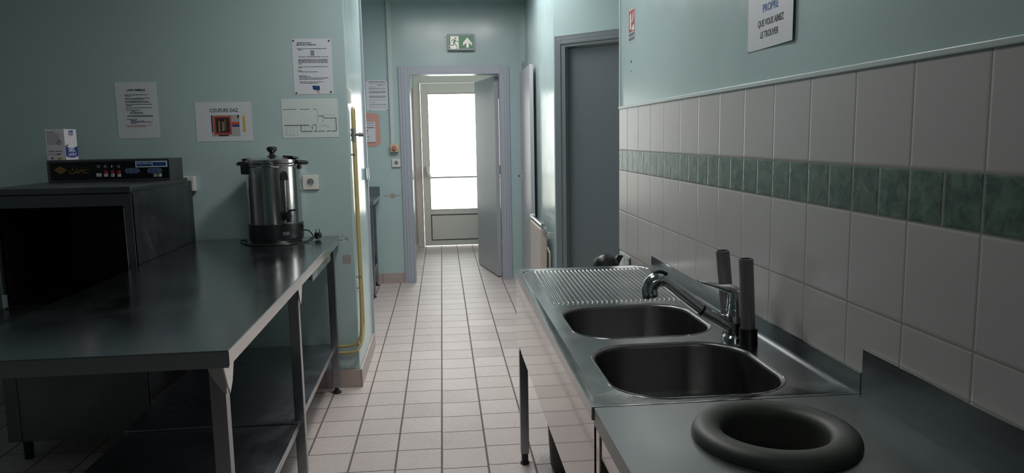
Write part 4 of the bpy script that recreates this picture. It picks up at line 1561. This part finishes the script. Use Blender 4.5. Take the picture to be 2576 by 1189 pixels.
F = Curl(F.o, F.x, F.u)
wt = -0.0020
bm = P()
text_bm(bm, 'ENDROIT AUSSI', F, 0.072, 0.139, 0.025, width=0.185, w=0.0002, bold=0.0007)
text_bm(bm, 'QUE VOUS AIMEZ', F, 0.070, 0.062, 0.025, width=0.170, w=0.0002, bold=0.0007)
text_bm(bm, 'LE TROUVER', F, 0.088, 0.030, 0.025, width=0.120, w=0.0002, bold=0.0007)
mk('black_lettering', bm, 'ink', cs, smooth=False)
mk('blue_lettering', text_bm(P(), 'PROPRE', F, 0.100, 0.100, 0.029, width=0.103, w=0.0002, bold=0.001), 'blueink', cs, smooth=False)
bm = P()
fdisc(bm, F, 0.004, 0.004, 0.003, 0.0015, 0.003, 10)
mk('pin', bm, 'white', cs)

# grey utility plate low in the tiles at the wall end
up_ = thing('utility_plate', 'grey inspection plate set in the tiles at the wall end beside the extinguisher', 'plate', (0.90, 3.64, 0.70))
F = Fr((0.9033, 3.765, 0.70), (0, -1, 0), (0, 0, 1))
bm = P()
fbox(bm, F, 0.012, 0.225, 0.0, 0.125, 0.0, 0.004, 0.001)
mk('plate', bm, 'paperlam', up_)
bm = P()
fbox(bm, F, 0.0, 0.012, 0.0, 0.130, 0, 0.006)
fbox(bm, F, 0.225, 0.240, 0.0, 0.118, 0, 0.006)
for k in range(6):
    u, v = 0.225 - random.uniform(0.0, 0.05), random.uniform(0.05, 0.11)
    fpoly(bm, F, [(u, v), (u + 0.012, v + 0.004), (u + 0.006, v + 0.014)], 0.004, 0.005)
mk('dark_edge', bm, 'gasket', up_)

# CO2 extinguisher standing at the wall end, only its top shows over the sink
fx = thing('fire_extinguisher', 'fire extinguisher with black horn and lever showing over the far end of the sink', 'fire extinguisher', (0.80, 3.62, 0))
bm = P()
lathe(bm, [(0, 0), (0.062, 0), (0.066, 0.01), (0.066, 0.56), (0.060, 0.60), (0.040, 0.64), (0.020, 0.665), (0.018, 0.70), (0, 0.70)], 0.825, 3.64, 32)
mk('cylinder', bm, 'extred', fx)
bm = P()
lathe(bm, [(0.017, 0.70), (0.020, 0.72), (0.020, 0.755), (0, 0.755)], 0.825, 3.64, 20)
prism(bm, [(0.815, 3.63, 0.745), (0.850, 3.63, 0.800), (0.866, 3.63, 0.822), (0.893, 3.63, 0.818), (0.882, 3.63, 0.800), (0.868, 3.63, 0.772), (0.858, 3.63, 0.735)], (0, 0.02, 0))
mk('lever_valve', bm, 'black', fx)
bm = P()
lathe(bm, [(0.0, 0.066), (0.012, 0.066), (0.032, 0.064), (0.052, 0.055), (0.060, 0.042), (0.064, 0.02), (0.060, 0.0), (0.0, 0.0)], 0, 0, 32)
bmesh.ops.rotate(bm, verts=bm.verts[:], matrix=Matrix.Rotation(PI / 2, 3, 'X'))
bmesh.ops.translate(bm, verts=bm.verts[:], vec=(0.790, 3.60, 0.775))
bmesh.ops.scale(bm, verts=bm.verts[:], vec=(1, 1, 1))
mk('horn', bm, 'black', fx)
bm = P()
ring = [(0.848 + 0.014 * math.cos(2 * PI * k / 20) + 0.0, 3.57, 0.766 + 0.010 * math.sin(2 * PI * k / 20)) for k in range(21)]
tube(bm, ring, 0.0018, 8)
mk('safety_ring', bm, 'chrome', fx)

# ================================================================== SINK UNIT
SX0, SX1, SY0, SY1, SZ = 0.302, 0.9005, 1.506, 3.205, 0.845


def rr(x0, x1, y0, y1, r, z, n=10):
    r = max(0.004, min(r, (x1 - x0) / 2 - 0.001, (y1 - y0) / 2 - 0.001))
    out = []
    for (cx, cy, a) in ((x1 - r, y1 - r, 0), (x0 + r, y1 - r, PI / 2), (x0 + r, y0 + r, PI), (x1 - r, y0 + r, 1.5 * PI)):
        for k in range(n + 1):
            t = a + PI / 2 * k / n
            out.append((cx + r * math.cos(t), cy + r * math.sin(t), z))
    return out


def loopv(bm, pts):
    vs = [bm.verts.new(p) for p in pts]
    es = []
    for i in range(len(vs)):
        es.append(bm.edges.new((vs[i], vs[(i + 1) % len(vs)])))
    return vs, es


def bridge(bm, a, b):
    n = len(a)
    for i in range(n):
        bm.faces.new((a[i], a[(i + 1) % n], b[(i + 1) % n], b[i]))


sk = thing('sink_unit', 'stainless steel double bowl sink unit with ribbed drainer along the tiled wall', 'sink', (0.60, 2.35, 0))
B1 = (0.372, 0.798, 2.045, 2.462)
B2 = (0.374, 0.796, 1.545, 1.978)
bm = P()
outer = [(SX0, SY0), (SX1, SY0), (SX1, SY1), (SX0, SY1)]
# subdivided outer rectangle
op = rr(SX0, SX1, SY0, SY1, 0.004, SZ, 2)
ov, oe = loopv(bm, op)
q1, e1 = loopv(bm, rr(SX0 + 0.020, SX1 - 0.016, SY0 + 0.018, SY1 - 0.020, 0.075, SZ))
bmesh.ops.triangle_fill(bm, use_beauty=True, edges=oe + e1)
q2, e2 = loopv(bm, rr(SX0 + 0.027, SX1 - 0.023, SY0 + 0.024, SY1 - 0.027, 0.070, SZ - 0.0045))
bridge(bm, q1, q2)
h1, eh1 = loopv(bm, rr(*B1, 0.125, SZ - 0.0045))
h2, eh2 = loopv(bm, rr(*B2, 0.130, SZ - 0.0045))
bmesh.ops.triangle_fill(bm, use_beauty=True, edges=e2 + eh1 + eh2)
# hanging edge all round
lo, le = loopv(bm, [(x, y, SZ - 0.030) for (x, y, z) in op])
bridge(bm, ov, lo)
mk('sink_top', bm, 'sink', sk, ang=50)
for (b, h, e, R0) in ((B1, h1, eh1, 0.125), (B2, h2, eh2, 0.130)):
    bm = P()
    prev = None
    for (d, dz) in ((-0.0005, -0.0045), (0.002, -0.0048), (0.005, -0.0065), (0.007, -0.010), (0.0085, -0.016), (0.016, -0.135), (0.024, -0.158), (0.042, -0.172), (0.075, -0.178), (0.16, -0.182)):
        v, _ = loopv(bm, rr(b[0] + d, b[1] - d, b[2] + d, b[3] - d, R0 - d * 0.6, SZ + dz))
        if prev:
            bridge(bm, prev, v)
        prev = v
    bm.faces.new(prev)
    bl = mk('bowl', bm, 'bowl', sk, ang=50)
    rim = rr(b[0] - 0.0005, b[1] + 0.0005, b[2] - 0.0005, b[3] + 0.0005, R0, SZ - 0.0042)
    mk('bowl_rim', tube(P(), rim + [rim[0]], 0.0017, 6, caps=False), 'lip', bl)
    bm = P()
    cx, cy = (b[0] + b[1]) / 2, (b[2] + b[3]) / 2
    lathe(bm, [(0.045, SZ - 0.1805), (0.045, SZ - 0.179), (0.036, SZ - 0.179), (0.030, SZ - 0.1815), (0, SZ - 0.1815)], cx, cy, 28)
    mk('waste_outlet', bm, 'chrome', bl)
# draining ribs
bm = P()
NR = 27
for k in range(NR):
    f = k / (NR - 1)
    xf, xn = 0.386 + f * (0.836 - 0.386), 0.372 + f * (0.818 - 0.372)
    yf, yn = 3.148, 2.508
    prev = None
    S = 12
    for s in range(S + 1):
        q = s / S
        if q < 0.5:
            ee = min(1, (s) / 1.0)
        tt = [0, 0.006, 0.014, 0.25, 0.4, 0.5, 0.6, 0.75, 0.85, 0.95, 0.986, 0.994, 1][s]
        sc = {0: 0.15, 1: 0.65, 2: 1.0, 10: 1.0, 11: 0.65, 12: 0.15}.get(s, 1.0)
        cx, cy = xn + (xf - xn) * tt, yn + (yf - yn) * tt
        ring = []
        for j in range(7):
            a = PI * j / 6
            ring.append(bm.verts.new((cx + 0.0046 * sc * math.cos(a), cy, SZ - 0.0046 + 0.0052 * sc * math.sin(a))))
        if prev:
            for j in range(6):
                bm.faces.new((prev[j], prev[j + 1], ring[j + 1], ring[j]))
        prev = ring
mk('drainer_ribs', bm, 'sink', sk, ang=60)
bm = P()
box(bm, SX1 - 0.0015, SX1 + 0.0015, SY0 - 0.004, 3.155, SZ, SZ + 0.047, 0.001)
us = mk('rear_upstand', bm, 'splash', sk)
mk('upstand_edge', box(P(), SX1 - 0.0020, SX1 + 0.0016, SY0 - 0.003, 3.154, SZ + 0.0460, SZ + 0.0478), 'lip', us)
mk('near_edge', box(P(), SX0, SX1, SY0 - 0.0022, SY0 + 0.0002, SZ - 0.004, SZ + 0.0006), 'lip', sk)
# mirror-like front apron, end apron
bm = P()
box(bm, 0.3075, 0.3115, SY0 + 0.004, SY1 - 0.006, 0.516, SZ - 0.006)
box(bm, 0.3115, 0.330, SY0 + 0.004, SY1 - 0.006, 0.516, 0.519)
mk('front_apron', bm, 'apron', sk)
bm = P()
box(bm, 0.3115, 0.885, SY1 - 0.010, SY1 - 0.006, 0.60, SZ - 0.010)
mk('end_apron', bm, 'leg', sk)
for (x, y) in ((0.299, 3.075), (0.845, 3.075), (0.316, 1.56), (0.845, 1.56)):
    bm = P()
    z1 = 0.516 if x < 0.31 else SZ - 0.035
    xx = x if x > 0.31 else 0.3035
    box(bm, xx, xx + 0.036, y, y + 0.036, 0.05, z1 if x > 0.31 else 0.515, 0.002)
    lg = mk('leg', bm, 'leg', sk)
    bm = P()
    box(bm, xx + 0.004, xx + 0.032, y + 0.004, y + 0.032, 0.012, 0.05, 0.003)
    lathe(bm, [(0, 0), (0.02, 0), (0.02, 0.008), (0.010, 0.014), (0, 0.014)], xx + 0.018, y + 0.018, 14)
    mk('foot', bm, 'black', lg)
bm = P()
cyl(bm, (0.585, 2.25, 0.665), (0.585, 2.25, 0.50), 0.028)
cyl(bm, (0.585, 1.76, 0.665), (0.585, 1.76, 0.50), 0.028)
tube(bm, spline([(0.585, 1.76, 0.50), (0.585, 1.80, 0.46), (0.60, 2.0, 0.45), (0.585, 2.22, 0.46), (0.585, 2.25, 0.50)], 6), 0.018, 12)
tube(bm, [(0.60, 2.0, 0.45), (0.60, 2.0, 0.30), (0.70, 2.1, 0.25), (0.88, 2.1, 0.25)], 0.018, 12)
mk('waste_pipe', bm, 'white', sk)

# worktop unit nearest the camera
wu = thing('worktop_unit', 'near stainless steel worktop with round waste hole and tall rear upstand', 'worktop', (0.60, 0.6, 0))
HC = (0.612, 1.300)
HR = 0.112
WZ = 0.8445
WX0, WX1, WY0, WY1 = 0.306, 0.9015, -0.35, 1.5035
bm = P()
ov, oe = loopv(bm, rr(WX0, WX1, WY0, WY1, 0.004, WZ, 2))
hv, he = loopv(bm, [(HC[0] + HR * math.cos(2 * PI * k / 48), HC[1] + HR * math.sin(2 * PI * k / 48), WZ) for k in range(48)])
bmesh.ops.triangle_fill(bm, use_beauty=True, edges=oe + he)
lo, _ = loopv(bm, rr(WX0, WX1, WY0, WY1, 0.004, WZ - 0.038, 2))
bridge(bm, ov, lo)
mk('worktop', bm, 'worktop', wu, ang=50)
bm = P()
box(bm, WX0 + 0.006, WX0 + 0.010, WY0 + 0.01, WY1 - 0.045, 0.752, WZ - 0.006)
mk('front_rail', bm, 'apron', wu)
bm = P()
box(bm, WX1 - 0.006, WX1 - 0.001, WY0, 1.492, WZ, WZ + 0.103, 0.001)
us = mk('rear_upstand', bm, 'splash', wu)
mk('upstand_edge', box(P(), WX1 - 0.0065, WX1 - 0.0008, WY0, 1.4915, WZ + 0.1022, WZ + 0.1038), 'lip', us)
for (x, y) in ((0.309, 1.462), (0.84, 1.462), (0.312, -0.32), (0.84, -0.32)):
    bm = P()
    box(bm, x, x + 0.036, y, y + 0.036, 0.05, WZ - 0.008, 0.003)
    lg = mk('leg', bm, 'apron' if (x < 0.4 and y > 1) else 'leg', wu)
    bm = P()
    lathe(bm, [(0, 0), (0.02, 0), (0.02, 0.008), (0.012, 0.014), (0.012, 0.052), (0, 0.052)], x + 0.018, y + 0.018, 14)
    mk('foot', bm, 'black', lg)
# rubber ring
wr_ = thing('waste_chute_ring', 'thick dark rubber ring around the round waste hole in the near worktop', 'ring', (HC[0], HC[1], WZ))
bm = P()
prof = []
RC, RW, RH = 0.1255, 0.029, 0.026
for k in range(17):
    t = PI * k / 16
    prof.append((RC + RW * math.cos(t), WZ + 0.0005 + RH * math.sin(t) ** 0.8))
prof += [(RC - RW - 0.001, WZ - 0.05), (RC - RW - 0.002, WZ - 0.115), (RC - RW + 0.004, WZ - 0.115), (RC - RW + 0.006, WZ - 0.004)]
lathe(bm, prof, HC[0], HC[1], 72, closed=True)
mk('ring_body', bm, 'rubber', wr_)
bb = thing('waste_tub', 'dark waste tub under the round hole, seen through the rubber ring', 'bin', (HC[0], HC[1], 0))
bm = P()
lathe(bm, [(0, 0), (0.15, 0), (0.17, 0.50), (0.175, 0.50), (0.175, 0.515), (0.163, 0.515), (0.145, 0.012), (0, 0.012)], HC[0], HC[1], 40)
mk('tub', bm, 'bin', bb)

bn = tag(mk('waste_bin', lathe(P(), [(0, 0), (0.125, 0), (0.135, 0.02), (0.158, 0.42), (0.165, 0.425), (0.165, 0.44), (0.150, 0.44), (0.125, 0.03), (0, 0.03)], 0.560, 3.02, 40), 'bin'),
         'black plastic bin on the floor under the sink drainer', 'bin')

# ================================================================== FAUCET
FB = Vector((0.808, 1.99, SZ - 0.0045))
fa = thing('sink_faucet', 'chrome single lever sink tap with pull out spray head reaching over the bowls', 'faucet', tuple(FB))
bm = P()
lathe(bm, [(0, 0), (0.031, 0), (0.031, 0.008), (0.026, 0.014), (0.0245, 0.05), (0.0235, 0.085), (0.0215, 0.088), (0.0215, 0.090), (0.0225, 0.092), (0.020, 0.120), (0.018, 0.140), (0, 0.148)], 0, 0, 36)
bmesh.ops.translate(bm, verts=bm.verts[:], vec=FB)
mk('body', bm, 'chrome', fa)
bm = P()
# lever: flat blade sweeping to the left of the body
lv = [((-0.106, 0.0, 0.170), 0.004, 0.010), ((-0.092, 0, 0.166), 0.005, 0.012), ((-0.070, 0, 0.160), 0.006, 0.013), ((-0.045, 0, 0.152), 0.008, 0.014), ((-0.020, 0, 0.145), 0.014, 0.016), ((0.0, 0, 0.138), 0.018, 0.018), ((0.015, 0, 0.135), 0.010, 0.012)]
prev = None
for (c, hh, ww) in lv:
    ring = []
    for k in range(12):
        t = 2 * PI * k / 12
        ring.append(bm.verts.new(FB + Vector(c) + Vector((0, ww * math.cos(t), hh * math.sin(t)))))
    if prev:
        for k in range(12):
            bm.faces.new((prev[k], prev[(k + 1) % 12], ring[(k + 1) % 12], ring[k]))
    else:
        bm.faces.new(ring[::-1])
    prev = ring
bm.faces.new(prev)
mk('lever', bm, 'chrome', fa, ang=60)
bm = P()
p0 = FB + Vector((-0.010, 0, 0.040))
p1 = FB + Vector((-0.094, 0, 0.085))
p2 = FB + Vector((-0.200, 0, 0.170))
tube(bm, [p0, p0.lerp(p1, 0.5), p1], [0.021, 0.0175, 0.0165], 20)
sp = mk('spout', bm, 'chrome', fa)
bm = P()
tube(bm, [p1, p1.lerp(p2, 0.055)], 0.0175, 20)
mk('black_collar', bm, 'black', sp)
bm = P()
hp = [p1.lerp(p2, 0.055), p1.lerp(p2, 0.5), p2, p2 + Vector((-0.018, 0, 0.008)), p2 + Vector((-0.036, 0, 0.002)), p2 + Vector((-0.045, 0, -0.018)), p2 + Vector((-0.042, 0, -0.040))]
tube(bm, spline(hp, 4), [0.0165] * 9 + [0.018, 0.019, 0.020, 0.021, 0.0215, 0.022, 0.022, 0.022, 0.022, 0.022, 0.022, 0.0225, 0.0225, 0.0225, 0.0225, 0.021][:16], 24)
hd = mk('spray_head', bm, 'chrome', sp)
bm = P()
tube(bm, spline([p2 + Vector((0.004, 0, 0.022)), p2 + Vector((-0.015, 0, 0.030)), p2 + Vector((-0.034, 0, 0.026))], 4), 0.006, 10)
mk('spray_button', bm, 'black', hd)

# two grey tubes standing behind / beside the faucet
def open_tube(label, base, top, r, collar):
    root = thing('grey_tube', label, 'tube', tuple(base))
    b, t = Vector(base), Vector(top)
    bm = P()
    d = (t - b).normalized()
    x, y = basis(d)
    seg = 32
    rings = []
    for (c, rad) in ((b, r), (t, r), (t, r - 0.003), (t - d * 0.05, r - 0.003)):
        rings.append([bm.verts.new(c + rad * (math.cos(2 * PI * k / seg) * x + math.sin(2 * PI * k / seg) * y)) for k in range(seg)])
    for a, c in zip(rings, rings[1:]):
        bridge(bm, a, c)
    bm.faces.new(rings[-1])
    bm.faces.new(rings[0][::-1])
    mk('tube_body', bm, 'tubegrey', root)
    if collar:
        bm = P()
        tube(bm, [b, b + d * 0.046], 0.0245, 28)
        mk('collar', bm, 'black', root)
    return root


open_tube('upright grey tube in a black collar just right of the sink tap', (0.826, 1.930, SZ - 0.004), (0.813, 1.930, 1.080), 0.0195, True)
open_tube('leaning grey tube behind the sink tap, left of the upright one', (0.823, 2.062, SZ - 0.004), (0.797, 2.060, 1.083), 0.0195, False)
